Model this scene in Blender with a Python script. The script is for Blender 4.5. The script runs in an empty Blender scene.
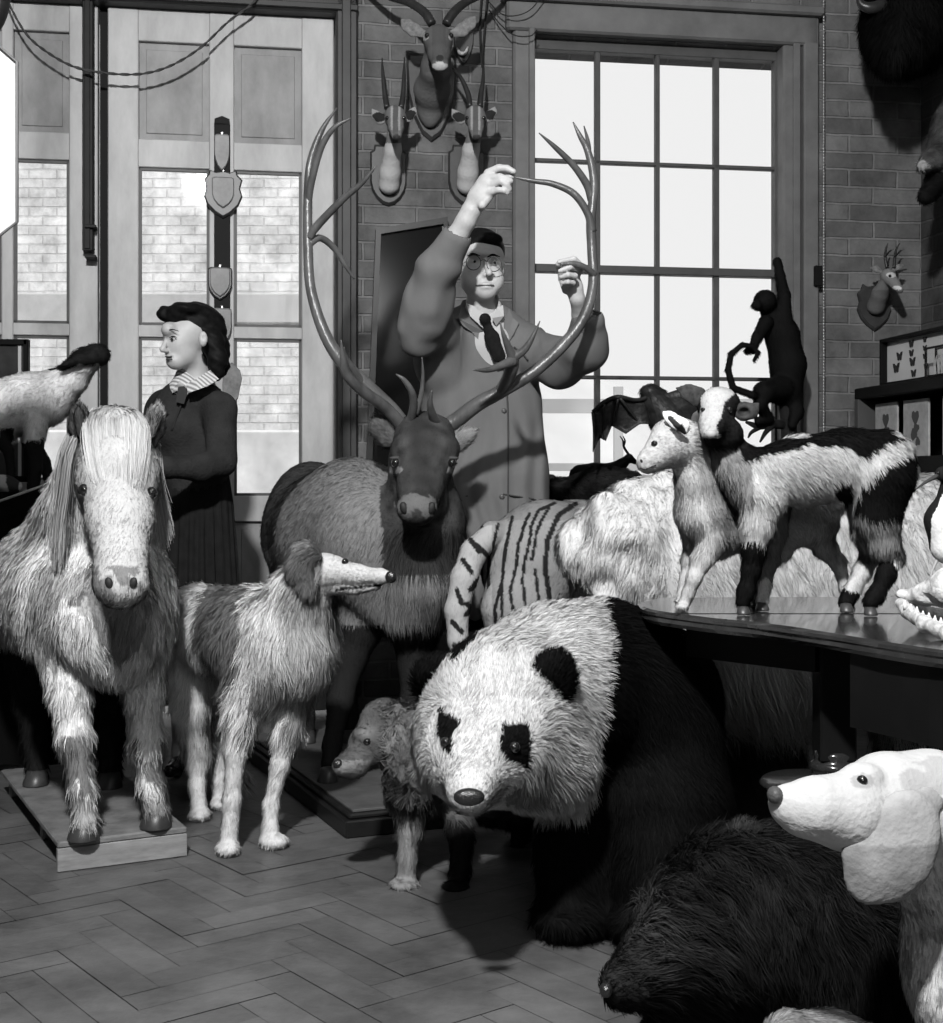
import bpy, math, numpy as np
from mathutils import Vector, Matrix
FUR_N, FUR_W = 1.6, .62
rng = np.random.default_rng(7)
F, CX, HY, H = 1350.0, 471.5, 480.0, 1.03      # focal length (px), optical axis column, horizon row, eye height
COL = bpy.context.scene.collection
def W(x, y, Y):
    """world point at depth Y seen at photo coordinates x, y"""
    return np.array([(x-CX)*Y/F, Y, H-(y-HY)*Y/F])
def px(P):
    P = np.asarray(P, float)
    return CX+F*P[..., 0]/P[..., 1], HY+F*(H-P[..., 2])/P[..., 1]
# ------------------------------------------------------------------ noise
def _hash(i, j, k, s):
    n = (i.astype(np.int64)*374761393 + j.astype(np.int64)*668265263 + k.astype(np.int64)*2147483647 + s*974634777) & 0xffffffff
    n = ((n ^ (n >> 13))*1274126177) & 0xffffffff
    n = (n ^ (n >> 16))
    return (n & 0xffff)/65535.0
def noise(P, sc, seed=0):
    Q = np.asarray(P)*sc; I = np.floor(Q); f = Q-I; f = f*f*(3-2*f); I = I.astype(np.int64)
    out = 0
    for a in (0, 1):
        for b in (0, 1):
            for c in (0, 1):
                w = (f[..., 0] if a else 1-f[..., 0])*(f[..., 1] if b else 1-f[..., 1])*(f[..., 2] if c else 1-f[..., 2])
                out = out+w*_hash(I[..., 0]+a, I[..., 1]+b, I[..., 2]+c, seed)
    return out
def fbm(P, sc, seed=0):
    return .55*noise(P, sc, seed)+.3*noise(P, sc*2.1, seed+1)+.15*noise(P, sc*4.3, seed+2)
def inpoly(x, y, poly):
    c = np.zeros(np.shape(x), bool); n = len(poly)
    for i in range(n):
        x1, y1 = poly[i]; x2, y2 = poly[(i+1) % n]
        if y1 == y2: continue
        t = ((y1 > y) != (y2 > y)) & (x < (x2-x1)*(y-y1)/(y2-y1)+x1)
        c ^= t
    return c
def dpoly(x, y, pts):
    d = np.full(np.shape(x), 1e9)
    for (x1, y1), (x2, y2) in zip(pts[:-1], pts[1:]):
        dx, dy = x2-x1, y2-y1; t = np.clip(((x-x1)*dx+(y-y1)*dy)/(dx*dx+dy*dy+1e-9), 0, 1)
        d = np.minimum(d, np.hypot(x-x1-t*dx, y-y1-t*dy))
    return d
# ------------------------------------------------------------------ materials
MATS = {}
def _new(name):
    m = bpy.data.materials.new(name); m.use_nodes = True; nt = m.node_tree
    return m, nt, nt.nodes, nt.links, nt.nodes['Principled BSDF']
def mat(name, g, rough=.6, spec=.3, metal=0, var=0, vscale=8, bump=0, bscale=30, coat=0, stretch=None, emit=0):
    """plain grey with optional noise variation and bump"""
    if name in MATS: return MATS[name]
    m, nt, N, L, b = _new(name)
    b.inputs['Roughness'].default_value = rough; b.inputs['Specular IOR Level'].default_value = spec
    b.inputs['Metallic'].default_value = metal; b.inputs['Coat Weight'].default_value = coat
    b.inputs['Base Color'].default_value = (g, g, g, 1)
    if emit:
        b.inputs['Emission Color'].default_value = (g, g, g, 1); b.inputs['Emission Strength'].default_value = emit
    tc = N.new('ShaderNodeTexCoord'); src = tc.outputs['Object']
    if stretch:
        mp = N.new('ShaderNodeMapping'); mp.inputs['Scale'].default_value = stretch; L.new(src, mp.inputs[0]); src = mp.outputs[0]
    if var:
        n = N.new('ShaderNodeTexNoise'); n.inputs['Scale'].default_value = vscale; n.inputs['Detail'].default_value = 6
        n.inputs['Roughness'].default_value = .65
        L.new(src, n.inputs['Vector'])
        r = N.new('ShaderNodeMapRange'); r.inputs[1].default_value = .3; r.inputs[2].default_value = .7
        r.inputs[3].default_value = g*(1-var); r.inputs[4].default_value = min(1, g*(1+var)); L.new(n.outputs[0], r.inputs[0])
        L.new(r.outputs[0], b.inputs['Base Color'])
    if bump:
        n = N.new('ShaderNodeTexNoise'); n.inputs['Scale'].default_value = bscale; n.inputs['Detail'].default_value = 4; L.new(src, n.inputs['Vector'])
        bp = N.new('ShaderNodeBump'); bp.inputs['Strength'].default_value = bump; bp.inputs['Distance'].default_value = .01
        L.new(n.outputs[0], bp.inputs['Height']); L.new(bp.outputs[0], b.inputs['Normal'])
    MATS[name] = m; return m
def mat_attr(name, rough=.8, spec=.2, usenrm=False, sheen=0, bump=0, bscale=60):
    """colour carried by the mesh (coat markings, some painted light and shade); fur strands also carry the skin's normal"""
    if name in MATS: return MATS[name]
    m, nt, N, L, b = _new(name)
    a = N.new('ShaderNodeAttribute'); a.attribute_name = 'Col'; L.new(a.outputs['Color'], b.inputs['Base Color'])
    b.inputs['Roughness'].default_value = rough; b.inputs['Specular IOR Level'].default_value = spec
    b.inputs['Sheen Weight'].default_value = sheen
    if usenrm:
        a2 = N.new('ShaderNodeAttribute'); a2.attribute_name = 'Nrm'; L.new(a2.outputs['Vector'], b.inputs['Normal'])
    elif bump:
        tc = N.new('ShaderNodeTexCoord'); n = N.new('ShaderNodeTexNoise'); n.inputs['Scale'].default_value = bscale; L.new(tc.outputs['Object'], n.inputs['Vector'])
        bp = N.new('ShaderNodeBump'); bp.inputs['Strength'].default_value = bump; bp.inputs['Distance'].default_value = .006
        L.new(n.outputs[0], bp.inputs['Height']); L.new(bp.outputs[0], b.inputs['Normal'])
    MATS[name] = m; return m
# ------------------------------------------------------------------ objects
def tag(o, label=None, cat=None, group=None, kind=None):
    if label: o['label'] = label
    if cat: o['category'] = cat
    if group: o['group'] = group
    if kind: o['kind'] = kind
    return o
def root(name, loc, label, cat, group=None):
    o = bpy.data.objects.new(name, None); COL.objects.link(o); o.location = Vector([float(v) for v in loc]); o.empty_display_size = .1
    return tag(o, label, cat, group)
def world_loc(p):
    v = Vector((0, 0, 0))
    while p is not None: v = v+Vector(p.location); p = p.parent
    return np.array(v)
def meshobj(name, V, Fc, m, parent=None, smooth=True, col=None, nrm=None, kind=None, label=None):
    V = np.asarray(V, np.float32)
    off = world_loc(parent) if parent is not None else 0
    me = bpy.data.meshes.new(name)
    if isinstance(Fc, np.ndarray):
        k = Fc.shape[1]; nf = len(Fc)
        me.vertices.add(len(V)); me.vertices.foreach_set('co', (V-off).astype(np.float32).ravel())
        me.loops.add(nf*k); me.loops.foreach_set('vertex_index', Fc.astype(np.int32).ravel())
        me.polygons.add(nf); me.polygons.foreach_set('loop_start', np.arange(0, nf*k, k, dtype=np.int32))
        me.update(calc_edges=True)
    else:
        me.from_pydata([tuple(map(float, v)) for v in (V-off)], [], [tuple(int(i) for i in f) for f in Fc]); me.update()
    me.polygons.foreach_set('use_smooth', np.full(len(me.polygons), smooth))
    if col is not None:
        c = np.asarray(col, np.float32)
        a = me.color_attributes.new('Col', 'FLOAT_COLOR', 'POINT'); d = np.ones((len(V), 4), np.float32); d[:, :3] = c[:, None] if c.ndim == 1 else c
        a.data.foreach_set('color', d.ravel())
    if nrm is not None:
        a = me.attributes.new('Nrm', 'FLOAT_VECTOR', 'POINT'); a.data.foreach_set('vector', np.asarray(nrm, np.float32).ravel())
    me.materials.append(m)
    o = bpy.data.objects.new(name, me); COL.objects.link(o)
    if parent is not None: o.parent = parent
    tag(o, label, kind=kind)
    return o
class MB:
    """gathers boxes, tubes, lathes and plates into ONE mesh"""
    def __init__(s, M=None): s.V = []; s.F = []; s.n = 0; s.M = M
    def add(s, V, Fc):
        V = np.asarray(V, float)
        if s.M is not None: V = s.M(V)
        s.F += [tuple(int(i)+s.n for i in f) for f in Fc]; s.V.append(V); s.n += len(V); return s
    def box(s, a, b, bev=0):
        (x0, y0, z0), (x1, y1, z1) = np.minimum(a, b), np.maximum(a, b)
        if bev <= 0:
            return s.add([(x0,y0,z0),(x1,y0,z0),(x1,y1,z0),(x0,y1,z0),(x0,y0,z1),(x1,y0,z1),(x1,y1,z1),(x0,y1,z1)],
                     [(0,3,2,1),(4,5,6,7),(0,1,5,4),(1,2,6,5),(2,3,7,6),(3,0,4,7)])
        e = min(bev, (x1-x0)/2.01, (y1-y0)/2.01, (z1-z0)/2.01)
        V = []; 
        for z, i in ((z0, e), (z0+e, 0), (z1-e, 0), (z1, e)):
            for cx, cy, dx, dy in ((x0, y0, 1, 1), (x1, y0, -1, 1), (x1, y1, -1, -1), (x0, y1, 1, -1)):
                p = [(cx+dx*i, cy+dy*(i+e)), (cx+dx*(i+e), cy+dy*i)]
                if dx*dy < 0: p = p[::-1]
                V += [(q[0], q[1], z) for q in p]
        Fc = [tuple(range(7, -1, -1)), tuple(range(24, 32))]
        for r in range(3):
            for k in range(8): Fc.append((r*8+k, r*8+(k+1) % 8, (r+1)*8+(k+1) % 8, (r+1)*8+k))
        return s.add(V, Fc)
    def tube(s, P, R, seg=10, cap=True):
        P = np.asarray(P, float); R = np.broadcast_to(np.asarray(R, float), (len(P),))
        T = np.gradient(P, axis=0); T /= np.linalg.norm(T, axis=1)[:, None]+1e-12
        u = np.cross(T[0], (0, 0, 1.)); 
        if np.linalg.norm(u) < .1: u = np.cross(T[0], (1., 0, 0))
        V = []
        for i in range(len(P)):
            u = u-T[i]*(u@T[i]); u /= np.linalg.norm(u)+1e-12; v = np.cross(T[i], u)
            for k in range(seg):
                a = 2*math.pi*k/seg; V.append(P[i]+R[i]*(math.cos(a)*u+math.sin(a)*v))
        Fc = [(i*seg+k, i*seg+(k+1) % seg, (i+1)*seg+(k+1) % seg, (i+1)*seg+k) for i in range(len(P)-1) for k in range(seg)]
        if cap: Fc += [tuple(range(seg-1, -1, -1)), tuple((len(P)-1)*seg+k for k in range(seg))]
        return s.add(V, Fc)
    def lathe(s, prof, c, seg=24, axis=None):
        """prof: (radius, height) list about a vertical (or given) axis through c"""
        A = np.array((0, 0, 1.)) if axis is None else np.asarray(axis, float)/np.linalg.norm(axis)
        u = np.cross(A, (1., 0, 0)); 
        if np.linalg.norm(u) < .1: u = np.cross(A, (0, 1., 0))
        u /= np.linalg.norm(u); v = np.cross(A, u); c = np.asarray(c, float)
        V = [c+A*h+r*(math.cos(2*math.pi*k/seg)*u+math.sin(2*math.pi*k/seg)*v) for r, h in prof for k in range(seg)]
        Fc = [(i*seg+k, i*seg+(k+1) % seg, (i+1)*seg+(k+1) % seg, (i+1)*seg+k) for i in range(len(prof)-1) for k in range(seg)]
        Fc += [tuple(range(seg-1, -1, -1)), tuple((len(prof)-1)*seg+k for k in range(seg))]
        return s.add(V, Fc)
    def plate(s, poly, d0, d1, fr, bev=0):
        """poly (u,w) extruded between depths d0 and d1 through fr(u, depth, w); bev shrinks the front face"""
        n = len(poly); poly = np.asarray(poly, float); c = poly.mean(0)
        rings = [(poly, d0), (poly, d1-(d1-d0)*.35 if bev else d1)]
        if bev: rings.append((c+(poly-c)*(1-bev), d1))
        V = [fr(p[0], d, p[1]) for q, d in rings for p in q]
        Fc = [(i*n+k, i*n+(k+1) % n, (i+1)*n+(k+1) % n, (i+1)*n+k) for i in range(len(rings)-1) for k in range(n)]
        Fc += [tuple(range(n-1, -1, -1)), tuple((len(rings)-1)*n+k for k in range(n))]
        return s.add(V, Fc)
    def ball(s, c, r, seg=16, rings=10):
        r = np.broadcast_to(np.asarray(r, float), (3,)); V = []; c = np.asarray(c, float)
        for i in range(1, rings):
            t = math.pi*i/rings
            for k in range(seg):
                a = 2*math.pi*k/seg; V.append(c+r*(math.sin(t)*math.cos(a), math.sin(t)*math.sin(a), math.cos(t)))
        V.append(c+r*(0, 0, 1)); V.append(c-r*(0, 0, 1)); n = len(V)
        Fc = [(i*seg+k, (i+1)*seg+k, (i+1)*seg+(k+1) % seg, i*seg+(k+1) % seg) for i in range(rings-2) for k in range(seg)]
        Fc += [(n-2, k, (k+1) % seg) for k in range(seg)]+[(n-1, (rings-2)*seg+(k+1) % seg, (rings-2)*seg+k) for k in range(seg)]
        return s.add(V, Fc)
    def build(s, name, m, parent=None, smooth=False, **k):
        o = meshobj(name, np.concatenate(s.V), s.F, m, parent, smooth, **k)
        if smooth == 'auto':
            pass
        return o
def spline(P, n=8):
    """Catmull-Rom through rows (any number of columns)"""
    P = np.asarray(P, float)
    if len(P) < 3: return np.array([P[0]+(P[-1]-P[0])*t for t in np.linspace(0, 1, n)])
    Q = np.vstack([2*P[0]-P[1], P, 2*P[-1]-P[-2]]); out = []
    for i in range(1, len(Q)-2):
        a, b, c, d = Q[i-1:i+3]
        for t in np.linspace(0, 1, n, endpoint=False):
            out.append(.5*((2*b)+(-a+c)*t+(2*a-5*b+4*c-d)*t*t+(-a+3*b-3*c+d)*t**3))
    out.append(P[-1]); return np.array(out)
def curve_tube(mb, pts, seg=10, n=6):
    """pts rows: photo x, y, depth, radius in photo px"""
    S = spline(pts, n); P = np.array([W(a, b, c) for a, b, c, _ in S]); R = np.maximum(S[:, 3], .15)*S[:, 2]/F
    return mb.tube(P, R, seg)
# ------------------------------------------------------------------ implicit bodies
class Body:
    def __init__(s): s.ops = []
    def cap(s, a, b, ra, rb, k=.02, sq=None, sub=False):
        """tapered limb from a to b (photo x, y, depth), radii in photo px; sq=(axis, factor) thickens or flattens it"""
        A, B = W(*a), W(*b); ra = ra*a[2]/F; rb = rb*b[2]/F
        f = max(1, sq[1]) if sq else 1; R = max(ra, rb)*f+k+.03
        s.ops.append(('c', A, B, ra, rb, k, sq, sub, np.minimum(A, B)-R, np.maximum(A, B)+R)); return s
    def chain(s, pts, k=.02, sq=None):
        for p, q in zip(pts[:-1], pts[1:]): s.cap(p[:3], q[:3], p[3], q[3], k, sq)
        return s
    def ell(s, c, r, k=.02, rot=(0, 0, 0), sub=False):
        """ellipsoid; r = px radii (right, depth, up); rot = degrees about x, y, z"""
        C = W(*c); R = np.asarray(r, float)*c[2]/F
        M = np.array(Matrix.Rotation(math.radians(rot[2]), 3, 'Z') @ Matrix.Rotation(math.radians(rot[1]), 3, 'Y') @ Matrix.Rotation(math.radians(rot[0]), 3, 'X'))
        e = R.max()+k+.03
        s.ops.append(('e', C, R, M, None, k, None, sub, C-e, C+e)); return s
    def mesh(s, h=.008, bump=None, smooth=1):
        lo = np.min([o[8] for o in s.ops if not o[7]], axis=0)-2*h; hi = np.max([o[9] for o in s.ops if not o[7]], axis=0)+2*h
        n = np.ceil((hi-lo)/h).astype(int)+1
        ax = [lo[i]+h*np.arange(n[i]) for i in range(3)]; vol = np.full(n, .5, np.float32)
        for o in s.ops:
            i0 = np.clip(np.floor((o[8]-lo)/h).astype(int), 0, n-1); i1 = np.clip(np.ceil((o[9]-lo)/h).astype(int)+1, 1, n)
            sl = tuple(slice(a, b) for a, b in zip(i0, i1))
            X = ax[0][sl[0]].astype(np.float32)[:, None, None]; Y = ax[1][sl[1]].astype(np.float32)[None, :, None]; Z = ax[2][sl[2]].astype(np.float32)[None, None, :]
            if o[0] == 'c':
                A, B, ra, rb, k, sq = o[1:7]; D = B-A; L2 = D@D+1e-9
                x, y, z = X-A[0], Y-A[1], Z-A[2]
                t = np.clip((x*D[0]+y*D[1]+z*D[2])/L2, 0, 1)
                x = x-t*D[0]; y = y-t*D[1]; z = z-t*D[2]
                if sq:
                    u = np.asarray(sq[0], float); u = u/np.linalg.norm(u); w = (x*u[0]+y*u[1]+z*u[2])*(1/sq[1]-1)
                    x = x+w*u[0]; y = y+w*u[1]; z = z+w*u[2]
                d = np.sqrt(x*x+y*y+z*z)-(ra+(rb-ra)*t)
                if sq: d = d*min(1, sq[1])
            else:
                C, R, M = o[1:4]; k = o[5]; x, y, z = X-C[0], Y-C[1], Z-C[2]
                q = [(x*M[0, i]+y*M[1, i]+z*M[2, i]) for i in range(3)]
                k0 = np.sqrt(sum((q[i]/R[i])**2 for i in range(3))); k1 = np.sqrt(sum((q[i]/R[i]**2)**2 for i in range(3)))
                d = k0*(k0-1)/(k1+1e-6)
            v = vol[sl]
            if o[7]:
                hh = np.clip(.5-.5*(v+d)/k, 0, 1); vol[sl] = v*(1-hh)+(-d)*hh+k*hh*(1-hh)
            else:
                hh = np.clip(.5+.5*(v-d)/k, 0, 1); vol[sl] = v*(1-hh)+d*hh-k*hh*(1-hh)
        if bump is not None:
            near = np.argwhere(np.abs(vol) < 4*h); P = lo+near*h
            vol[tuple(near.T)] += bump(P).astype(np.float32)
        return nets(vol, lo, h, smooth)
def nets(vol, lo, h, smooth=1):
    ins = vol < 0
    c = np.zeros(tuple(np.array(vol.shape)-1), np.int8)
    for a in (0, 1):
        for b in (0, 1):
            for d in (0, 1):
                c += ins[a:ins.shape[0]-1+a, b:ins.shape[1]-1+b, d:ins.shape[2]-1+d]
    act = (c > 0) & (c < 8); cells = np.argwhere(act); idx = np.full(act.shape, -1, np.int32); idx[tuple(cells.T)] = np.arange(len(cells))
    S = np.zeros((len(cells), 3)); cnt = np.zeros(len(cells))
    cor = [(a, b, d) for a in (0, 1) for b in (0, 1) for d in (0, 1)]
    for p in cor:
        for axn in range(3):
            if p[axn]: continue
            q = list(p); q[axn] = 1
            va = vol[tuple((cells+p).T)]; vb = vol[tuple((cells+q).T)]; m = (va < 0) != (vb < 0)
            t = np.where(m, va/np.where(m, va-vb, 1), 0); X = np.tile(np.asarray(p, float), (len(cells), 1)); X[:, axn] += t
            S[m] += X[m]; cnt[m] += 1
    V = lo+h*(cells+S/cnt[:, None])
    Q = []
    for axn in range(3):
        sl0 = [slice(None)]*3; sl1 = [slice(None)]*3; sl0[axn] = slice(0, -1); sl1[axn] = slice(1, None)
        a = ins[tuple(sl0)]; b = ins[tuple(sl1)]; E = np.argwhere(a != b); 
        o1, o2 = [(1, 2), (2, 0), (0, 1)][axn]
        ok = (E[:, o1] > 0) & (E[:, o2] > 0) & (E[:, o1] < vol.shape[o1]-1) & (E[:, o2] < vol.shape[o2]-1); E = E[ok]
        s = a[tuple(E.T)]
        e1 = np.eye(3, dtype=int)[o1]; e2 = np.eye(3, dtype=int)[o2]
        q = np.stack([idx[tuple((E-e1-e2).T)], idx[tuple((E-e2).T)], idx[tuple(E.T)], idx[tuple((E-e1).T)]], 1)
        q[~s] = q[~s][:, ::-1]; Q.append(q)
    Q = np.concatenate(Q); Q = Q[(Q >= 0).all(1)]
    for _ in range(smooth):
        A = np.zeros_like(V); n = np.zeros(len(V))
        for i in range(4):
            for j in (1, 3):
                np.add.at(A, Q[:, i], V[Q[:, (i+j) % 4]]); np.add.at(n, Q[:, i], 1)
        V = .5*V+.5*A/np.maximum(n, 1)[:, None]
    return V, Q
def normals(V, Q):
    n = np.cross(V[Q[:, 2]]-V[Q[:, 0]], V[Q[:, 3]]-V[Q[:, 1]]); N = np.zeros_like(V)
    for i in range(4): np.add.at(N, Q[:, i], n)
    return N/(np.linalg.norm(N, axis=1)[:, None]+1e-12)
def flow(anchors):
    """comb field: anchors are (photo x, y, depth, (right, depth, up))"""
    A = np.array([W(*a[:3]) for a in anchors]); D = np.array([a[3] for a in anchors], float); D /= np.linalg.norm(D, axis=1)[:, None]
    def f(P):
        w = 1/(((P[:, None, :]-A[None])**2).sum(2)+1e-3)**1.5; d = w@D/w.sum(1)[:, None]; return d
    return f
def fur(name, parent, V, Q, count, length, comb, colf, width=.0022, lift=.35, clump=.5, csize=.03, droop=.3, mask=None, seg=3, vary=.25, wav=.0, rs=1, m=None, tipf=1.0):
    """strands grown from the skin; each strand is a thin tapered blade"""
    R = np.random.default_rng(rs); N = normals(V, Q)
    count = int(count*FUR_N); width = width*FUR_W; csize = csize*.8
    e = np.linalg.norm(np.cross(V[Q[:, 2]]-V[Q[:, 0]], V[Q[:, 3]]-V[Q[:, 1]]), axis=1)/2
    f = R.choice(len(Q), count, p=e/e.sum()); a, b = R.random((2, count, 1))
    def interp(X): return (X[Q[f, 0]]*(1-a)+X[Q[f, 1]]*a)*(1-b)+(X[Q[f, 3]]*(1-a)+X[Q[f, 2]]*a)*b
    P = interp(V); n = interp(N); n /= np.linalg.norm(n, axis=1)[:, None]+1e-9
    L = (length(P) if callable(length) else np.full(len(P), float(length)))
    keep = L > .0015
    if mask is not None: keep &= mask(P)
    P, n, L = P[keep], n[keep], L[keep]*R.uniform(.65, 1.15, keep.sum())
    c = comb(P) if callable(comb) else np.tile(np.asarray(comb, float), (len(P), 1))
    c = c+.35*(np.stack([noise(P, 9, 11), noise(P, 9, 12), noise(P, 9, 13)], 1)-.5)*2+wav*(np.stack([noise(P, 28, 14), noise(P, 28, 15), noise(P, 28, 16)], 1)-.5)*2
    c = c-n*(c*n).sum(1)[:, None]; c /= np.linalg.norm(c, axis=1)[:, None]+1e-9
    c = c+R.normal(0, .12, c.shape)
    d0 = c*(1-lift)+n*lift; d0 /= np.linalg.norm(d0, axis=1)[:, None]
    cell = np.floor((P+R.normal(0, csize*.15, P.shape))/csize); cc = (cell+.5)*csize
    hh = np.stack([_hash(cell[:, 0], cell[:, 1], cell[:, 2], s) for s in (1, 2, 3)], 1)-.5
    tipc = cc+hh*csize*.9
    cn = (tipc-P); cn = cn-n*(cn*n).sum(1)[:, None]
    tone = 1+vary*(R.random(len(P))-.5)*1.3+vary*(_hash(cell[:, 0], cell[:, 1], cell[:, 2], 9)-.5)*1.2
    col = colf(P)*tone
    t = np.linspace(0, 1, seg+1)
    pts = []
    for s in t:
        q = P+d0*(L*s)[:, None]+cn*(clump*s*np.minimum(1, .6*L/csize))[:, None]+np.array([0, 0, -1.])*(droop*L*s*s)[:, None]
        if wav: q = q+(hh*2)*(wav*L*math.sin(s*4)*.25)[:, None]
        pts.append(q)
    ang = R.uniform(0, math.pi, len(P)); u = np.cross(d0, n); u /= np.linalg.norm(u, axis=1)[:, None]+1e-9; v = np.cross(d0, u)
    w = u*np.cos(ang)[:, None]+v*np.sin(ang)[:, None]
    K = len(P); nv = 2*seg+1; VV = np.zeros((K, nv, 3))
    for i in range(seg):
        hw = width*.5*(1-.55*t[i]); VV[:, 2*i] = pts[i]-w*hw; VV[:, 2*i+1] = pts[i]+w*hw
    VV[:, 2*seg] = pts[seg]
    base = (np.arange(K)*nv)[:, None]
    Fq = np.concatenate([np.stack([base[:, 0]+2*i, base[:, 0]+2*i+1, base[:, 0]+2*i+3, base[:, 0]+2*i+2], 1) for i in range(seg-1)]) if seg > 1 else np.zeros((0, 4), int)
    # the tip: a quad whose last corner folds onto the tip vertex would be degenerate, so tips are triangles split off as tris
    Ft = np.stack([base[:, 0]+2*seg-2, base[:, 0]+2*seg-1, base[:, 0]+2*seg], 1)
    T = np.concatenate([Fq[:, [0, 1, 2]], Fq[:, [0, 2, 3]], Ft])
    shn = n[:, None, :]*.8+np.zeros((K, nv, 3)); 
    shn = shn+.30*(R.random((K, 1, 3))-.5); shn /= np.linalg.norm(shn, axis=2)[..., None]
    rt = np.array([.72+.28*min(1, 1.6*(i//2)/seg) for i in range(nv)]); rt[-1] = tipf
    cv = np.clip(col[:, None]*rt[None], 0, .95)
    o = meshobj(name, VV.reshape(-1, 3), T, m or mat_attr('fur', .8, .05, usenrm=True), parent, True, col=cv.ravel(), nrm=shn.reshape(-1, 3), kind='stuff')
    return o
def strands(name, parent, guides, count, spread, width, colf, rs=3, seg=8, m=None, taper=.5):
    """long hair: strands between guide curves (each guide: rows of world points)"""
    R = np.random.default_rng(rs); G = np.array([spline(g, 4) for g in guides]); n = G.shape[1]
    V = []; T = []; C = []; NN = []
    for i in range(count):
        g = R.uniform(0, len(G)-1.001); j = int(g); fr = g-j; L = R.uniform(.75, 1)
        c = G[j]*(1-fr)+G[j+1]*fr; off = R.normal(0, 1, 3)*spread; w2 = R.normal(0, 1, 3)*spread*.6
        k = np.linspace(0, (n-1)*L, seg+1); cc = np.stack([np.interp(k, np.arange(n), c[:, a]) for a in range(3)], 1)
        tt = np.linspace(0, 1, seg+1)[:, None]; cc = cc+off*(.5+.5*tt)+w2*np.sin(tt*5+i)*.5*tt
        d = np.gradient(cc, axis=0); u = np.cross(d, R.normal(0, 1, 3)); u /= np.linalg.norm(u, axis=1)[:, None]+1e-9
        hw = width*.5*(1-taper*tt); b = len(V)*1
        base = 2*(seg+1)*i; V.append(np.stack([cc-u*hw, cc+u*hw], 1).reshape(-1, 3))
        for q in range(seg): T.append((base+2*q, base+2*q+1, base+2*q+3, base+2*q+2))
        C.append(np.full(2*(seg+1), 1.)*colf(cc[:1])[0]*R.uniform(.8, 1.2))
        nn = np.cross(d, np.cross((0, -1., .3), d)); nn = nn/(np.linalg.norm(nn, axis=1)[:, None]+1e-9)+.35*(R.random(3)-.5)
        nn /= np.linalg.norm(nn, axis=1)[:, None]; NN.append(np.repeat(nn, 2, axis=0))
    return meshobj(name, np.concatenate(V), np.array(T), m or mat_attr('fur', .8, .05, usenrm=True), parent, True, col=np.clip(np.concatenate(C), 0, .95), nrm=np.concatenate(NN), kind='stuff')
LAST = [None]
def front(x, y, tol=2.0, default=None):
    """depth of the nearest skin of the body built last, at a photo point"""
    V = LAST[0]
    if V is None: return default
    xx, yy = px(V); i = np.hypot(xx-x, yy-y) < tol
    return float(V[i, 1].min()) if i.any() else default
def spot(parent, name, x, y, rx, ry, m, sink=.2, rot=0):
    """small raised or sunken feature set into the skin (nostril, lid)"""
    Yf = front(x, y, 2.0, 4.0); k = Yf/F; b = MB().ball((0, 0, 0), (rx*k, min(rx, ry)*k*.6, ry*k), 14, 8)
    V = b.V[0]; a = math.radians(rot); V = np.stack([V[:, 0]*math.cos(a)-V[:, 2]*math.sin(a), V[:, 1], V[:, 0]*math.sin(a)+V[:, 2]*math.cos(a)], 1)
    b.V[0] = V+W(x, y, Yf+sink*min(rx, ry)*k); return b.build(name, m, parent, True)
def skin(name, parent, B, h, colf, m=None, bump=None, smooth=1, furred=True):
    V, Q = B.mesh(h, bump, smooth); LAST[0] = V; c = np.clip(colf(V), 0, .95)
    o = meshobj(name, V, Q, m or mat_attr('hide', .85, .08, bump=.4, bscale=90), parent, True, col=c)
    return o, V, Q
def const(g): return lambda P: np.full(len(P), g)
def eye(parent, p, r, label=None):
    """glass eye; p = photo x, y, depth; r in px"""
    p = (p[0], p[1], front(p[0], p[1], 1.5, p[2])+.30*r*p[2]/F); c = W(*p); o = MB().ball(c, r*p[2]/F, 14, 8).build('eye', mat('glass_eye', .006, .06, .8, coat=1), parent, True)
    return o
def facing(pts):  # photo polygon helper
    return pts
# ================================================================== the room
TH = math.radians(9); Y0 = 6.0; tT = math.tan(TH); cT, sT = math.cos(TH), math.sin(TH)
def wu(x):                                   # photo column -> metres along the back wall
    r = (x-CX)/F; return (r*Y0/(1-r*tT))/cT
def wz(x, y):                                # photo row on the wall at column x -> height
    Yv = Y0+wu(x)*sT; return H-(y-HY)*Yv/F
def wall(V):                                 # (u, depth out of the wall, z) -> world
    V = np.asarray(V, float); u, d, z = V[..., 0], V[..., 1], V[..., 2]
    return np.stack([u*cT+d*sT, Y0+u*sT-d*cT, z], -1)
def wfr(u, d, z): return wall(np.array((u, d, z)))
UR = wu(921)
def rwall(V):                                # (s out from the corner, depth out of wall, z)
    V = np.asarray(V, float); s, d, z = V[..., 0], V[..., 1], V[..., 2]
    c = wall(np.array((UR, 0, 0)))
    return np.stack([c[0]+s*sT-d*cT, c[1]-s*cT-d*sT, z], -1)
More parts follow.
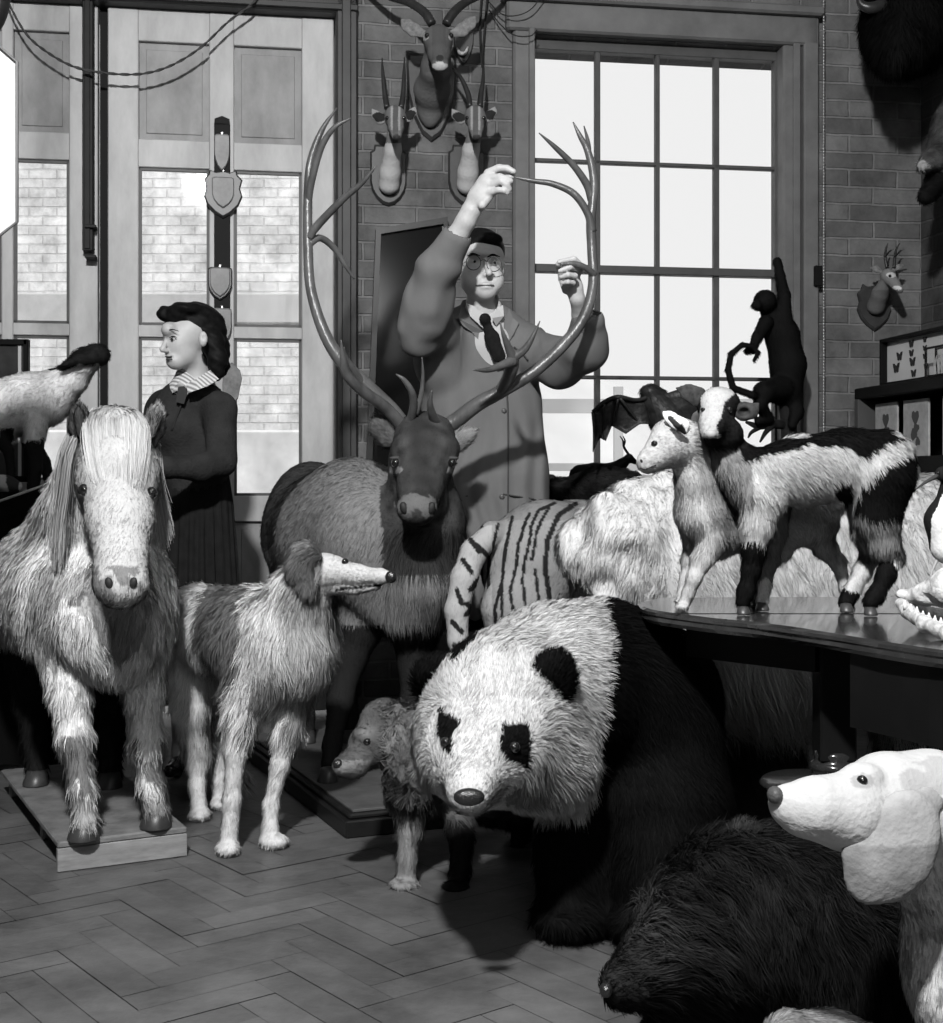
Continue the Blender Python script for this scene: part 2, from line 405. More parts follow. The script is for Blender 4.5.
def brick_mat(name, g1, g2, gm, flip=False):
    m, nt, N, L, b = _new(name); b.inputs['Roughness'].default_value = .85; b.inputs['Specular IOR Level'].default_value = .15
    tc = N.new('ShaderNodeTexCoord'); mp = N.new('ShaderNodeMapping'); mp.vector_type = 'POINT'
    mp.inputs['Rotation'].default_value = (math.radians(-90), 0, 0)
    sep = N.new('ShaderNodeSeparateXYZ'); cmb = N.new('ShaderNodeCombineXYZ'); L.new(tc.outputs['Object'], sep.inputs[0])
    if flip: L.new(sep.outputs['Y'], cmb.inputs[0])
    else: L.new(sep.outputs['X'], cmb.inputs[0])
    L.new(sep.outputs['Z'], cmb.inputs[1])
    nz = N.new('ShaderNodeTexNoise'); nz.inputs['Scale'].default_value = 9; nz.inputs['Detail'].default_value = 3; L.new(tc.outputs['Object'], nz.inputs['Vector'])
    ad = N.new('ShaderNodeVectorMath'); ad.operation = 'MULTIPLY_ADD'; L.new(nz.outputs['Color'], ad.inputs[0]); ad.inputs[1].default_value = (.012, .012, 0); L.new(cmb.outputs[0], ad.inputs[2])
    bk = N.new('ShaderNodeTexBrick'); L.new(ad.outputs[0], bk.inputs['Vector'])
    bk.inputs['Scale'].default_value = 1; bk.inputs['Brick Width'].default_value = .235; bk.inputs['Row Height'].default_value = .08
    bk.inputs['Mortar Size'].default_value = .007; bk.inputs['Mortar Smooth'].default_value = .4
    for i, g in ((1, g1), (2, g2), (3, gm)): bk.inputs[i].default_value = (g, g, g, 1)
    n2 = N.new('ShaderNodeTexNoise'); n2.inputs['Scale'].default_value = 5; n2.inputs['Detail'].default_value = 8; n2.inputs['Roughness'].default_value = .7; L.new(tc.outputs['Object'], n2.inputs['Vector'])
    r = N.new('ShaderNodeMapRange'); r.inputs[1].default_value = .3; r.inputs[2].default_value = .7; r.inputs[3].default_value = .6; r.inputs[4].default_value = 1.5; L.new(n2.outputs[0], r.inputs[0])
    mu = N.new('ShaderNodeVectorMath'); mu.operation = 'SCALE'; L.new(bk.outputs['Color'], mu.inputs[0]); L.new(r.outputs[0], mu.inputs['Scale'])
    L.new(mu.outputs[0], b.inputs['Base Color'])
    h = N.new('ShaderNodeMath'); h.operation = 'MULTIPLY_ADD'; L.new(bk.outputs['Fac'], h.inputs[0]); h.inputs[1].default_value = -1
    L.new(n2.outputs[0], h.inputs[2])
    bp = N.new('ShaderNodeBump'); bp.inputs['Strength'].default_value = .9; bp.inputs['Distance'].default_value = .012; L.new(h.outputs[0], bp.inputs['Height']); L.new(bp.outputs[0], b.inputs['Normal'])
    return m
M_brick = brick_mat('brick', .12, .08, .14)
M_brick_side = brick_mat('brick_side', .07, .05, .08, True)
M_white_brick = brick_mat('painted_brick', .76, .73, .68)
M_door = mat('painted_door', .36, .5, .35, var=.28, vscale=5, bump=.25, bscale=12, stretch=(1, 1, .35))
M_doorpanel = mat('door_panel_paint', .23, .55, .3, var=.35, vscale=5, bump=.2, bscale=14, stretch=(1, 1, .5))
M_dark = mat('dark_wood', .014, .5, .15, var=.4, vscale=6)
M_frame = mat('window_paint', .115, .5, .3, var=.2, vscale=7, bump=.15, bscale=20)
M_sash = mat('sash_paint', .06, .5, .3, var=.2, vscale=9)
M_black = mat('black_paint', .006, .6, .1)
M_plaster = mat('dull_plaster', .12, .9, .1, var=.2, vscale=2)
def struct(o): o['kind'] = 'structure'; return o
ZT = 4.3
XL = -4.2
# openings cut out of the back wall: (u0,u1,z0,z1)
dL0, dL1 = wu(-60), wu(336); dz1 = wz(200, 4)
wL0, wL1 = wu(531), wu(808); wz0, wz1 = wz(560, 494), wz(560, 36)
b = MB(wall)
def slab(u0, u1, z0, z1, d0=0, d1=-.34): b.box((u0, d0, z0), (u1, d1, z1))
slab(-4.3, dL0, 0, ZT); slab(dL0, dL1, dz1, ZT); slab(dL1, wL0, 0, ZT); slab(wL0, wL1, wz1, ZT); slab(wL0, wL1, 0, wz0); slab(wL1, UR+.3, 0, ZT)
struct(b.build('wall_back', M_brick))
b = MB(rwall); b.box((-.0, 0, 0), (7.5, -.3, ZT)); struct(b.build('wall_right', M_brick_side))
b = MB(); b.box((-4.6, -1.6, 0), (-4.3, 5.6, ZT)); struct(b.build('wall_left', M_plaster))
b = MB(); b.box((-4.6, -1.9, 0), (3.9, -1.6, ZT)); struct(b.build('wall_front', M_plaster))
b = MB(); b.box((-4.6, -1.9, ZT), (3.9, 7.2, ZT+.2)); struct(b.build('ceiling', mat('ceiling_paint', .3, .9, .1)))
# parquet floor: every oak block a face pair, laid herringbone
def parquet():
    Wb, n = .085, 4; V = []; T = []; C = []; R = np.random.default_rng(5); a0 = math.radians(38); ca, sa = math.cos(a0), math.sin(a0)
    def blk(x0, y0, x1, y1):
        g = .0009; q = np.array([(x0+g, y0+g), (x1-g, y0+g), (x1-g, y1-g), (x0+g, y1-g)])*1.0
        q = np.stack([q[:, 0]*ca-q[:, 1]*sa, q[:, 0]*sa+q[:, 1]*ca], 1); c = q.mean(0)
        if not (-4.3 < c[0] < 3.6 and -1.5 < c[1]-2 < 5.0-.0): return
        i = len(V)*4; dz = R.uniform(0, .0015); V.append(np.column_stack([q[:, 0], q[:, 1], np.full(4, dz)])); T.append((i, i+1, i+2, i+3)); C.extend([R.uniform(.88, 1.1)]*4)
    for j in range(-18, 18):
        for i in range(-90, 130):
            ox = (i+2*n*j)*Wb; oy = i*Wb
            blk(ox, oy, ox+n*Wb, oy+Wb); blk(ox-Wb, oy, ox, oy+n*Wb)
    return np.concatenate(V), np.array(T), np.array(C)*.085
m, nt, N, L, bs = _new('parquet'); at = N.new('ShaderNodeAttribute'); at.attribute_name = 'Col'
tc = N.new('ShaderNodeTexCoord'); nz = N.new('ShaderNodeTexNoise'); nz.inputs['Scale'].default_value = 3; nz.inputs['Detail'].default_value = 9; nz.inputs['Roughness'].default_value = .7; L.new(tc.outputs['Object'], nz.inputs['Vector'])
r = N.new('ShaderNodeMapRange'); r.inputs[1].default_value = .3; r.inputs[2].default_value = .7; r.inputs[3].default_value = .55; r.inputs[4].default_value = 1.5; L.new(nz.outputs[0], r.inputs[0])
mu = N.new('ShaderNodeVectorMath'); mu.operation = 'SCALE'; L.new(at.outputs['Color'], mu.inputs[0]); L.new(r.outputs[0], mu.inputs['Scale']); L.new(mu.outputs[0], bs.inputs['Base Color'])
bs.inputs['Roughness'].default_value = .42; bs.inputs['Specular IOR Level'].default_value = .35
n2 = N.new('ShaderNodeTexNoise'); n2.inputs['Scale'].default_value = 25; n2.inputs['Detail'].default_value = 5; L.new(tc.outputs['Object'], n2.inputs['Vector'])
bp = N.new('ShaderNodeBump'); bp.inputs['Strength'].default_value = .25; bp.inputs['Distance'].default_value = .01; L.new(n2.outputs[0], bp.inputs['Height']); L.new(bp.outputs[0], bs.inputs['Normal'])
V, T, C = parquet()
fb = np.array([(-4.6, -1.9, -.012), (3.9, -1.9, -.012), (3.9, 7.2, -.012), (-4.6, 7.2, -.012), (-4.6, -1.9, -.2), (3.9, -1.9, -.2), (3.9, 7.2, -.2), (-4.6, 7.2, -.2)])
k = len(V); V = np.concatenate([V-np.array([0, 0, .0015]), fb]); T = np.concatenate([T, [(k, k+1, k+2, k+3), (k+7, k+6, k+5, k+4)]]); C = np.concatenate([C, np.full(8, .02)])
struct(meshobj('floor', V, T, m, smooth=False, col=C))
# ---------------- glass
mg, nt, N, L, bs = _new('window_glass')
N.remove(bs); tr = N.new('ShaderNodeBsdfTransparent'); tr.inputs[0].default_value = (.96, .96, .96, 1); gl = N.new('ShaderNodeBsdfGlossy'); gl.inputs['Roughness'].default_value = .05
fn = N.new('ShaderNodeFresnel'); fn.inputs[0].default_value = 1.22; mx = N.new('ShaderNodeMixShader'); L.new(fn.outputs[0], mx.inputs[0]); L.new(tr.outputs[0], mx.inputs[1]); L.new(gl.outputs[0], mx.inputs[2])
L.new(mx.outputs[0], nt.nodes['Material Output'].inputs[0]); MATS['glass'] = mg
# ---------------- the two door leaves (left)
def U(x): return wu(x)
def Zr(x, y): return wz(x, y)
def bar(mb, x0, x1, y0, y1, d0, d1, bev=.006, xr=None):
    xr = xr if xr is not None else (x0+x1)/2
    return mb.box((U(x0), d0, Zr(xr, y1)), (U(x1), d1, Zr(xr, y0)), bev)
def leaf(name, sx0, sx1, cols, rows_glass, rows_panel, label):
    """one big workshop door leaf; cols = list of (x0,x1) lights"""
    r = root(name, wall(np.array([U((sx0+sx1)/2), 0, 0])), None, None); struct(r)
    xr = 200
    f = MB(wall); d0, d1 = -.10, -.03
    edges = [sx0]+[v for c in cols for v in c]+[sx1]
    f.box((U(sx0), d0, .02), (U(cols[0][0]), d1, Zr(xr, 9)), .004); f.box((U(cols[-1][1]), d0, .02), (U(sx1), d1, Zr(xr, 9)), .004)
    for (a, b_), (c, d_) in zip(cols[:-1], cols[1:]): f.box((U(b_), d0, .02), (U(c), d1, Zr(xr, 9)), .004)
    allrows = sorted(rows_glass+rows_panel)
    ys = [9]+[v for rr in allrows for v in rr]+[720]
    for a, b_ in zip(ys[::2], ys[1::2]):
        for c0, c1 in cols: f.box((U(c0)-.002, d0, max(.02, Zr(xr, b_))), (U(c1)+.002, d1-.004, Zr(xr, a)), .003)
    f.build('stiles_and_rails', M_door, r)
    for (y0, y1) in rows_panel:
        for c0, c1 in cols:
            p = MB(wall); p.box((U(c0)+.001, -.085, Zr(xr, y1)+.001), (U(c1)-.001, -.06, Zr(xr, y0)-.001)); p.box((U(c0)+.03, -.061, Zr(xr, y1)+.03), (U(c1)-.03, -.056, Zr(xr, y0)-.03), .003)
            p.build('panel', M_doorpanel, r)
    for (y0, y1) in rows_glass:
        for c0, c1 in cols:
            p = MB(wall); p.box((U(c0), -.070, Zr(xr, y1)), (U(c1), -.066, Zr(xr, y0))); p.build('pane', mg, r)
            q = MB(wall); e = .012
            for (a0, a1, z0, z1) in ((U(c0), U(c0)+e, Zr(xr, y1), Zr(xr, y0)), (U(c1)-e, U(c1), Zr(xr, y1), Zr(xr, y0)), (U(c0), U(c1), Zr(xr, y1), Zr(xr, y1)+e), (U(c0), U(c1), Zr(xr, y0)-e, Zr(xr, y0))):
                q.box((a0, -.064, z0), (a1, -.045, z1))
            q.build('glazing_bead', M_sash, r)
    return r
leaf('door_1', 107, 334, [(138, 209), (234, 302)], [(167, 325), (337, 496)], [(41, 139), (522, 690)], '')
leaf('door_2', -62, 97, [(-56, 0), (12, 68)], [(163, 325), (337, 480)], [(36, 136), (522, 690)], '')
t = MB(wall); t.box((U(97)+.004, -.12, 0), (U(107)-.004, -.07, Zr(200, 5))); struct(t.build('trim_1', M_black))
t = MB(wall); t.box((U(336)-.002, -.2, 0), (U(357), .05, Zr(340, -12)), .008); t.box((U(341), .05, 0), (U(350), .07, Zr(340, -12)), .004); struct(t.build('trim_2', mat('dark_jamb', .03, .5, .3, var=.5, vscale=4)))
t = MB(wall); t.box((dL0, -.1, Zr(200, 9)), (U(357), .05, Zr(200, -14)), .008); t.box((dL0, .0, Zr(200, 7)), (U(357), .065, Zr(200, 1)), .003); struct(t.build('trim_3', mat('dark_head', .022, .5, .3, var=.4, vscale=5)))
# ---------------- sash window (right)
r = struct(root('window_1', wall(np.array([U(660), 0, wz0])), None, None))
xr = 536
Zw = lambda y: Zr(536, y)
f = MB(wall)
f.box((U(512), -.12, wz0-.06), (U(533), .035, Zw(2)), .01); f.box((U(527), .03, wz0-.06), (U(533), .05, Zw(30)), .004)
f.box((U(781), -.12, wz0-.06), (U(800), .03, Zw(2)), .01); f.box((U(800), -.1, wz0-.06), (U(815), .05, Zw(2)), .008); f.box((U(790), .03, wz0-.06), (U(797), .045, Zw(30)), .004)
f.box((U(505), -.12, Zw(34)), (U(815), .05, Zw(4)), .01); f.box((U(500), .0, Zw(6)), (U(818), .09, Zw(-4)), .01)
f.build('window_frame', M_frame, r)
colx = [(537, 598), (604, 659), (664, 718), (724, 779)]; rowy = [(45, 154), (159, 262), (270, 373), (378, 486)]
f = MB(wall)
f.box((U(531), -.10, wz0), (U(537), -.05, Zw(34)), .003); f.box((U(779), -.10, wz0), (U(785), -.05, Zw(34)), .003)
f.box((U(531), -.10, Zw(45)), (U(785), -.05, Zw(34)), .003); f.box((U(531), -.10, Zw(270)), (U(785), -.04, Zw(262)), .003); f.box((U(531), -.10, wz0), (U(785), -.05, Zw(486)), .003)
for (a, b_), (c, d_) in zip(colx[:-1], colx[1:]): f.box((U(b_)+.002, -.09, wz0), (U(c)-.002, -.055, Zw(40)), .003)
for ya, yb in ((154, 159), (373, 378)): f.box((U(533), -.09, Zw(yb)+.003), (U(783), -.055, Zw(ya)-.003), .003)
f.build('sash', M_sash, r)
for c0, c1 in colx:
    for y0, y1 in rowy:
        p = MB(wall); p.box((U(c0)-.01, -.075, Zw(y1)-.01), (U(c1)+.01, -.072, Zw(y0)+.01)); p.build('pane', mg, r)
f = MB(wall); f.box((U(505), -.12, wz0-.07), (U(820), .14, wz0), .008); f.build('window_sill', M_frame, r)
f = MB(wall); f.box((U(809), .05, Zr(812, 288)), (U(816), .075, Zr(812, 268)), .002); f.build('sash_catch', M_black, r)
# sash chain
f = MB(wall)
for i, yy in enumerate(np.arange(-6, 458, 3.1)):
    a = (i % 2)*90; u = U(815)+.012; z = Zr(815, yy); f.lathe([(.0022, -.007), (.0045, -.004), (.0045, .004), (.0022, .007)], (u, .07, z), 6)
f.build('sash_chain', mat('steel', .35, .35, .5, metal=.6), r, True)
# ---------------- outside
YW = 11.5
b = MB(); b.box((-11, YW, -.5), (-.9, YW+.2, 4.6)); struct(b.build('wall_outside', M_white_brick))
b = MB(); b.box((-11, YW-.05, H+(480-324)*YW/F), (-.9, YW, H+(480-294)*YW/F), .01); struct(b.build('trim_4', mat('cement', .55, .9, .1, var=.12)))
b = MB(); b.box((-11, YW-.5, -.5), (-.9, YW-.3, H+(480-432)*YW/F), .02); struct(b.build('trim_5', mat('cement_low', .74, .9, .1, var=.12)))
b = MB(); b.box((-12, 6.9, -.3), (14, 30, -.2)); struct(b.build('ground', mat('yard_concrete', .42, .9, .1, var=.2)))
# glasshouse roof and railings out in the yard
b = MB(); z1 = 1.35
b.add([(.2, 11, .4), (3.2, 11, 1.25), (3.2, 14, 1.25), (.2, 14, 2.6), (.2, 11, -.2), (3.2, 11, -.2), (3.2, 14, -.2), (.2, 14, -.2)], [(0, 1, 2, 3), (0, 4, 5, 1), (1, 5, 6, 2), (2, 6, 7, 3), (3, 7, 4, 0)])
tag(b.build('yard_shed', mat('shed_paint', .62, .7, .2, var=.12, vscale=1)), 'pale low shed roof in the yard beyond the sash window', 'shed')
for i in range(3):
    x = 1.1+i*.75; b = MB(); b.box((x, 10.4, -.2), (x+.07, 10.47, 1.75)); b.build('yard_post', mat('post_paint', .5, .8, .2)); 
    tag(bpy.context.scene.collection.objects[-1], ['pale yard post seen through the leftmost column of panes', 'pale yard post beyond the second column of panes', 'pale yard post beyond the third column of panes'][i], 'post', 'yard posts outside the window')
b = MB(); b.box((.4, 10.48, 1.55), (3.2, 10.52, 1.66)); b.box((.4, 10.48, 1.1), (3.2, 10.52, 1.16)); tag(b.build('yard_rail', mat('post_paint', .5)), 'pale horizontal rail across the yard posts outside', 'rail')
# ---------------- lights, camera
def area(name, loc, tgt, size, power, spread=None):
    l = bpy.data.lights.new(name, 'AREA'); l.shape = 'DISK'; l.size = size; l.energy = power
    if spread: l.spread = math.radians(spread)
    o = bpy.data.objects.new(name, l); COL.objects.link(o); o.location = loc
    o.rotation_euler = (Vector(tgt)-Vector(loc)).to_track_quat('-Z', 'Y').to_euler(); return o
area('flood_lamp', (-.42, -.2, 3.65), (.15, 4.6, .9), .22, 400)
sl = bpy.data.lights.new('sun', 'SUN'); sl.energy = 2.3; sl.angle = .02; so = bpy.data.objects.new('sun', sl); COL.objects.link(so); so.rotation_euler = Vector((.15, 1, -1.2)).to_track_quat('-Z', 'Y').to_euler()
area('top_fill_light', (1.2, 2.0, 4.2), (1.0, 2.6, 0), .8, 22)  # added soft light to lift the room, no ceiling fitting known
area('front_fill_light', (.8, -1.2, 2.6), (.2, 4.5, 1), 1.4, 24)  # added fill from behind the camera, stands for no real lamp
w = bpy.data.worlds.new('sky'); bpy.context.scene.world = w; w.use_nodes = True
bg = w.node_tree.nodes['Background']; bg.inputs[0].default_value = (1, 1, 1, 1); bg.inputs[1].default_value = .96
cam = bpy.data.cameras.new('camera'); co = bpy.data.objects.new('camera', cam); COL.objects.link(co)
co.location = (0, 0, H); co.rotation_euler = (math.radians(90), 0, 0); cam.sensor_fit = 'HORIZONTAL'; cam.sensor_width = 36; cam.lens = F/943*36
cam.shift_y = -(511.5-HY)/943; cam.clip_start = .05; bpy.context.scene.camera = co
sc = bpy.context.scene
sc.view_settings.view_transform = 'Standard'; sc.view_settings.look = 'None'; sc.view_settings.exposure = 0; sc.view_settings.gamma = 1
sc.view_settings.use_curve_mapping = False
sc.cycles.max_bounces = 6; sc.cycles.diffuse_bounces = 3; sc.cycles.glossy_bounces = 2; sc.cycles.transparent_max_bounces = 8; sc.cycles.sample_clamp_indirect = 4
sc.cycles.use_denoising = True; sc.cycles.use_adaptive_sampling = True; sc.cycles.adaptive_threshold = .02
# ================================================================== mounted animals, large
def hoof(parent, x, y, Y, r, h=14, name='hoof', dx=0, g=None):
    """hoof standing at photo point (x, y) depth Y; r, h in px"""
    k = Y/F; c = W(x, y, Y); mb = MB()
    mb.lathe([(r*k*1.0, 0), (r*k*1.06, .004), (r*k*.78, h*k), (r*k*.3, h*k*1.1)], c, 14)
    V = mb.V[0]; t = (V[:, 2]-c[2])/(h*k); V[:, 1] -= (1-t)*r*k*.45; V[:, 0] += dx*(1-t)*k
    mb.V[0] = V
    return mb.build(name, g or mat('hoof_horn', .035, .4, .4, var=.3, vscale=30), parent, True)
# ---------------- pony platform
def quad_board(name, p, ax, w, l, z0, z1, m, parent=None, bev=.004, extra=None):
    ax = np.array(ax, float)/np.hypot(*ax); fr = np.array((-ax[1], ax[0])); fr = -fr if fr[0] < 0 else fr
    M = lambda V: np.stack([p[0]+V[..., 0]*fr[0]+V[..., 1]*ax[0], p[1]+V[..., 0]*fr[1]+V[..., 1]*ax[1], V[..., 2]], -1)
    b = MB(lambda V: M(np.asarray(V, float))); b.box((0, 0, z0), (w, l, z1), bev)
    return b, M
dPl = (-.458, .889)
pl = root('display_platform', (-1.2, 4.0, 0), 'low worn pale wooden platform under the shaggy pony', 'platform')
m_pl = mat('platform_wood', .14, .7, .2, var=.35, vscale=6, stretch=(2, 2, 8), bump=.2)
P0 = np.array((-1.085, 3.54))
b, Mp = quad_board('board', P0, dPl, .345, 1.0, .062, .08, m_pl); b.build('top_board', m_pl, pl)
b = MB(Mp); b.box((0, 0, 0), (.345, .02, .062), .002); b.build('front_board', mat('platform_edge', .20, .7, .2, var=.3, vscale=10, stretch=(1, 1, 5)), pl)
for a, c in ((.02, .35), (.02, .93), (.30, .93), (.30, .35)):
    b = MB(Mp); b.box((a, c, 0), (a+.03, c+.04, .062), .002); b.build('foot', m_pl, pl)
# ---------------- pony
pn = root('pony', W(95, 800, 3.8), 'shaggy cream pony mount with long forelock facing the viewer', 'pony')
B = Body()
B.chain([(117, 440, 3.47, 33), (118, 476, 3.36, 38), (120, 520, 3.26, 31), (121, 560, 3.19, 24), (122, 584, 3.15, 22)], .03)
B.ell((118, 500, 3.42), (37, 34, 38), .04)
B.ell((119, 474, 3.32), (30, 20, 34), .03)
B.ell((121, 584, 3.15), (27, 22, 19), .03)
B.ell((121, 596, 3.19), (18, 17, 10), .02)
B.ell((111, 581, 3.075), (5, 9, 6), .008, sub=True); B.ell((133, 583, 3.075), (5, 9, 6), .008, sub=True)
B.ell((102, 470, 3.31), (11, 8, 6), .015); B.ell((138, 472, 3.31), (11, 8, 6), .015)
B.chain([(113, 455, 3.55, 42), (104, 510, 3.72, 54), (90, 540, 3.95, 60)], .06)
B.chain([(92, 590, 3.72, 62), (78, 590, 4.0, 72), (62, 592, 4.28, 70), (56, 590, 4.45, 56)], .06)
B.ell((104, 610, 3.62), (60, 50, 62), .06); B.ell((118, 640, 3.62), (40, 36, 46), .05)
B.ell((50, 600, 3.72), (34, 44, 60), .06); B.ell((146, 604, 3.70), (26, 36, 56), .06)
B.chain([(62, 640, 3.66, 30), (70, 690, 3.63, 19), (75, 738, 3.60, 14.5), (82, 790, 3.585, 10), (86, 822, 3.57, 12)], .03)
B.chain([(144, 630, 3.70, 27), (143, 690, 3.69, 18), (147, 742, 3.68, 14.5), (151, 785, 3.69, 10.5), (155, 806, 3.69, 12.5)], .03)
B.chain([(38, 640, 4.3, 36), (34, 700, 4.33, 17), (36, 740, 4.27, 11), (37, 772, 4.22, 9)], .03)
B.chain([(100, 640, 4.35, 36), (108, 705, 4.38, 17), (110, 745, 4.26, 11), (110, 776, 4.2, 9)], .03)
CHEST_SHADE = [(88, 560), (150, 560), (150, 600), (140, 650), (118, 665), (98, 640), (88, 600)]  # dark chest patch, with the head's shadow painted into the coat colour
def c_pony(P):
    x, y = px(P); n = fbm(P, 9, 3); g = .78+.3*(n-.5)
    g = np.where((n > .56) & (y > 560), .42, g)
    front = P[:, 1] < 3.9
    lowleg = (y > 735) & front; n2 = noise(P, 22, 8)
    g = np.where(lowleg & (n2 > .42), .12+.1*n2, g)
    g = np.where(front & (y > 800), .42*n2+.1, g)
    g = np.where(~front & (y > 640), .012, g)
    head = (P[:, 1] < 3.5) & (y < 606)
    g = np.where(head, .42+.06*(n-.5), g)
    g = np.where(head & (y > 566) & (noise(P, 60, 4) > .45+.004*(590-y)), .17, g)
    g = np.where((P[:, 1] > 3.45) & inpoly(x, y, CHEST_SHADE), .20, g)
    return g
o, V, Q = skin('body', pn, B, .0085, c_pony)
comb = flow([(118, 450, 3.3, (0, -.2, -1)), (120, 560, 3.1, (0, -.4, -1)), (30, 560, 3.8, (-.3, .1, -1)), (140, 600, 3.6, (.25, -.2, -1)), (75, 730, 3.55, (0, 0, -1)), (150, 730, 3.6, (0, 0, -1)), (104, 600, 3.5, (0, -.3, -1))])
def l_pony(P):
    x, y = px(P); L = np.full(len(P), .042); L = np.where((P[:, 1] < 3.5) & (y < 612), .010, L); L = np.where((y > 650), .034, L); L = np.where((y > 800) | (y < 490) & (P[:, 1] > 3.4), .03, L)
    return L
fur('fur', pn, V, Q, 62000, l_pony, comb, c_pony, .0030, .22, .55, .035, .25, wav=.5)
for x, y, Y, r, h in ((85, 838, 3.585, 15, 20), (157, 826, 3.70, 15, 20), (37, 784, 4.215, 12, 14), (110, 787, 4.19, 13, 14)): hoof(pn, x, y, Y, r, h)
eye(pn, (84.5, 490, 3.32), 6.6); eye(pn, (151, 493, 3.32), 6.6)
for x in (109, 133): spot(pn, 'nostril', x, 583, 4.2, 6, mat('nostril', .012, .6, .3), .1, 18 if x < 120 else -18)
for s, x, tx in ((-1, 82, 79), (1, 151, 157)):
    B = Body(); B.chain([(x, 442, 3.44, 7), (x+s*1.5, 428, 3.43, 11), (tx, 414, 3.42, 8), (tx+s, 402, 3.42, 2)], .008, sq=((0, 1, 0), .5)); B.chain([(x, 434, 3.385, 5), (tx, 416, 3.385, 4.5), (tx, 408, 3.39, 2)], .006)
    V, Q = B.mesh(.0045); xx, yy = px(V); cE = np.where((np.hypot((xx-(x+tx)/2)/7.5, (yy-422)/14) < 1) & (V[:, 1] < 3.42), .03, .24 if s > 0 else .07)
    meshobj('ear', V, Q, mat('hide', .5), pn, col=cE); fur('ear_fur', pn, V, Q, 1600, .014, (0, 0, 1), const(.05 if s < 0 else .16), .0022, .25, .4, .02, 0)
G = []
for i, x in enumerate(np.linspace(-1, 1, 9)):
    G.append([W(115+x*20, 409, 3.52), W(116+x*31, 424, 3.37), W(117+x*30, 450, 3.29), W(118+x*25, 474, 3.255), W(119+x*19, 490+22*(1-abs(x)), 3.235)])
strands('forelock', pn, G, 1700, .0055, .0016, const(.46), rs=5)
G = [[W(92, 414, 3.5), W(70, 440, 3.48), W(60, 480, 3.5), W(62, 525, 3.52), W(52, 565, 3.53)], [W(100, 412, 3.48), W(73, 444, 3.42), W(66, 490, 3.46), W(60, 530, 3.5), W(60, 575, 3.52)]]
strands('mane', pn, G, 800, .009, .0024, const(.30), rs=6)
G = [[W(128, 412, 3.5), W(155, 440, 3.46), W(160, 480, 3.5), W(167, 505, 3.54), W(174, 532, 3.56)], [W(128, 414, 3.5), W(152, 455, 3.44), W(155, 490, 3.46), W(160, 530, 3.52), W(163, 560, 3.55)]]
strands('mane', pn, G, 260, .006, .0024, const(.34), rs=7)
# ---------------- borzoi
bz = root('borzoi', W(235, 850, 3.85), 'tall pale long-haired hound with dark saddle patch and ears, looking right', 'dog')
B = Body()
B.chain([(198, 628, 4.12, 34), (222, 628, 3.98, 37), (252, 632, 3.86, 42), (282, 636, 3.78, 44)], .05)
B.ell((300, 640, 3.74), (32, 36, 46), .05); B.ell((262, 670, 3.80), (36, 38, 40), .05); B.ell((198, 620, 4.12), (24, 34, 34), .04)
B.chain([(284, 622, 3.76, 36), (303, 592, 3.72, 27), (318, 574, 3.69, 19)], .04)
B.ell((327, 571, 3.68), (23, 20, 17), .025, (0, 4, 0))
B.chain([(335, 571, 3.66, 14), (358, 575, 3.63, 10), (380, 576, 3.60, 7.2), (388, 577, 3.59, 5.6)], .015)
B.chain([(330, 584, 3.68, 11), (355, 588, 3.64, 6.5), (377, 586, 3.61, 4.2)], .008)
B.cap((352, 588, 3.585), (384, 585, 3.56), 1.6, 1.4, .004, sub=True)
B.chain([(246, 680, 3.76, 20), (240, 715, 3.74, 13), (236, 752, 3.73, 10), (232, 800, 3.72, 8), (229, 838, 3.715, 8.5)], .02)
B.ell((228, 848, 3.70), (12, 15, 7.5), .01)
B.chain([(294, 680, 3.82, 18), (289, 725, 3.81, 11.5), (280, 765, 3.81, 8.6), (271, 805, 3.80, 7), (270, 832, 3.79, 8.5)], .02)
B.ell((274, 841, 3.775), (15, 14, 7), .01)
B.chain([(195, 650, 4.1, 28), (192, 700, 4.1, 17), (197, 745, 4.14, 10), (197, 785, 4.12, 7.5), (199, 806, 4.10, 8)], .02)
B.ell((200, 814, 4.08), (11, 14, 6), .01)
B.chain([(214, 655, 4.22, 24), (213, 700, 4.24, 15), (219, 745, 4.30, 9), (219, 780, 4.26, 7), (220, 796, 4.25, 7)], .02)
B.ell((220, 803, 4.23), (10, 13, 5.5), .01)
B.chain([(188, 640, 4.25, 9), (200, 700, 4.33, 8), (222, 750, 4.36, 7), (240, 775, 4.32, 5)], .02)
PATCH = [(206, 592), (226, 580), (250, 582), (246, 600), (238, 640), (236, 700), (222, 700), (205, 668), (196, 640), (204, 615)]
def c_bz(P):
    x, y = px(P); n = fbm(P, 11, 21); g = .80+.2*(n-.5); x2 = x+14*(noise(P, 25, 5)-.5)
    g = np.where(inpoly(x2, y, PATCH) & (P[:, 1] < 4.05+.0*x), .13+.12*(n-.3), g)
    g = np.where((y > 670) & (y < 735) & (x > 205) & (x < 300) & (n > .48), .26, g)
    ruff = (x > 283) & (y > 585) & (y < 720); g = np.where(ruff & (n > .5), .45, g); g = np.where((x > 290) & (x < 322) & (y < 600), .24+.2*(n-.4), g)
    hd = (x > 322) & (y < 600); g = np.where(hd, .48, g)
    g = np.where((y > 740), .58+.15*(n-.5), g); g = np.where((x > 336) & (x < 386) & (np.abs(y-(588-.1*(x-352))) < 1.4), .02, g)
    return g
o, V, Q = skin('body', bz, B, .0065, c_bz)
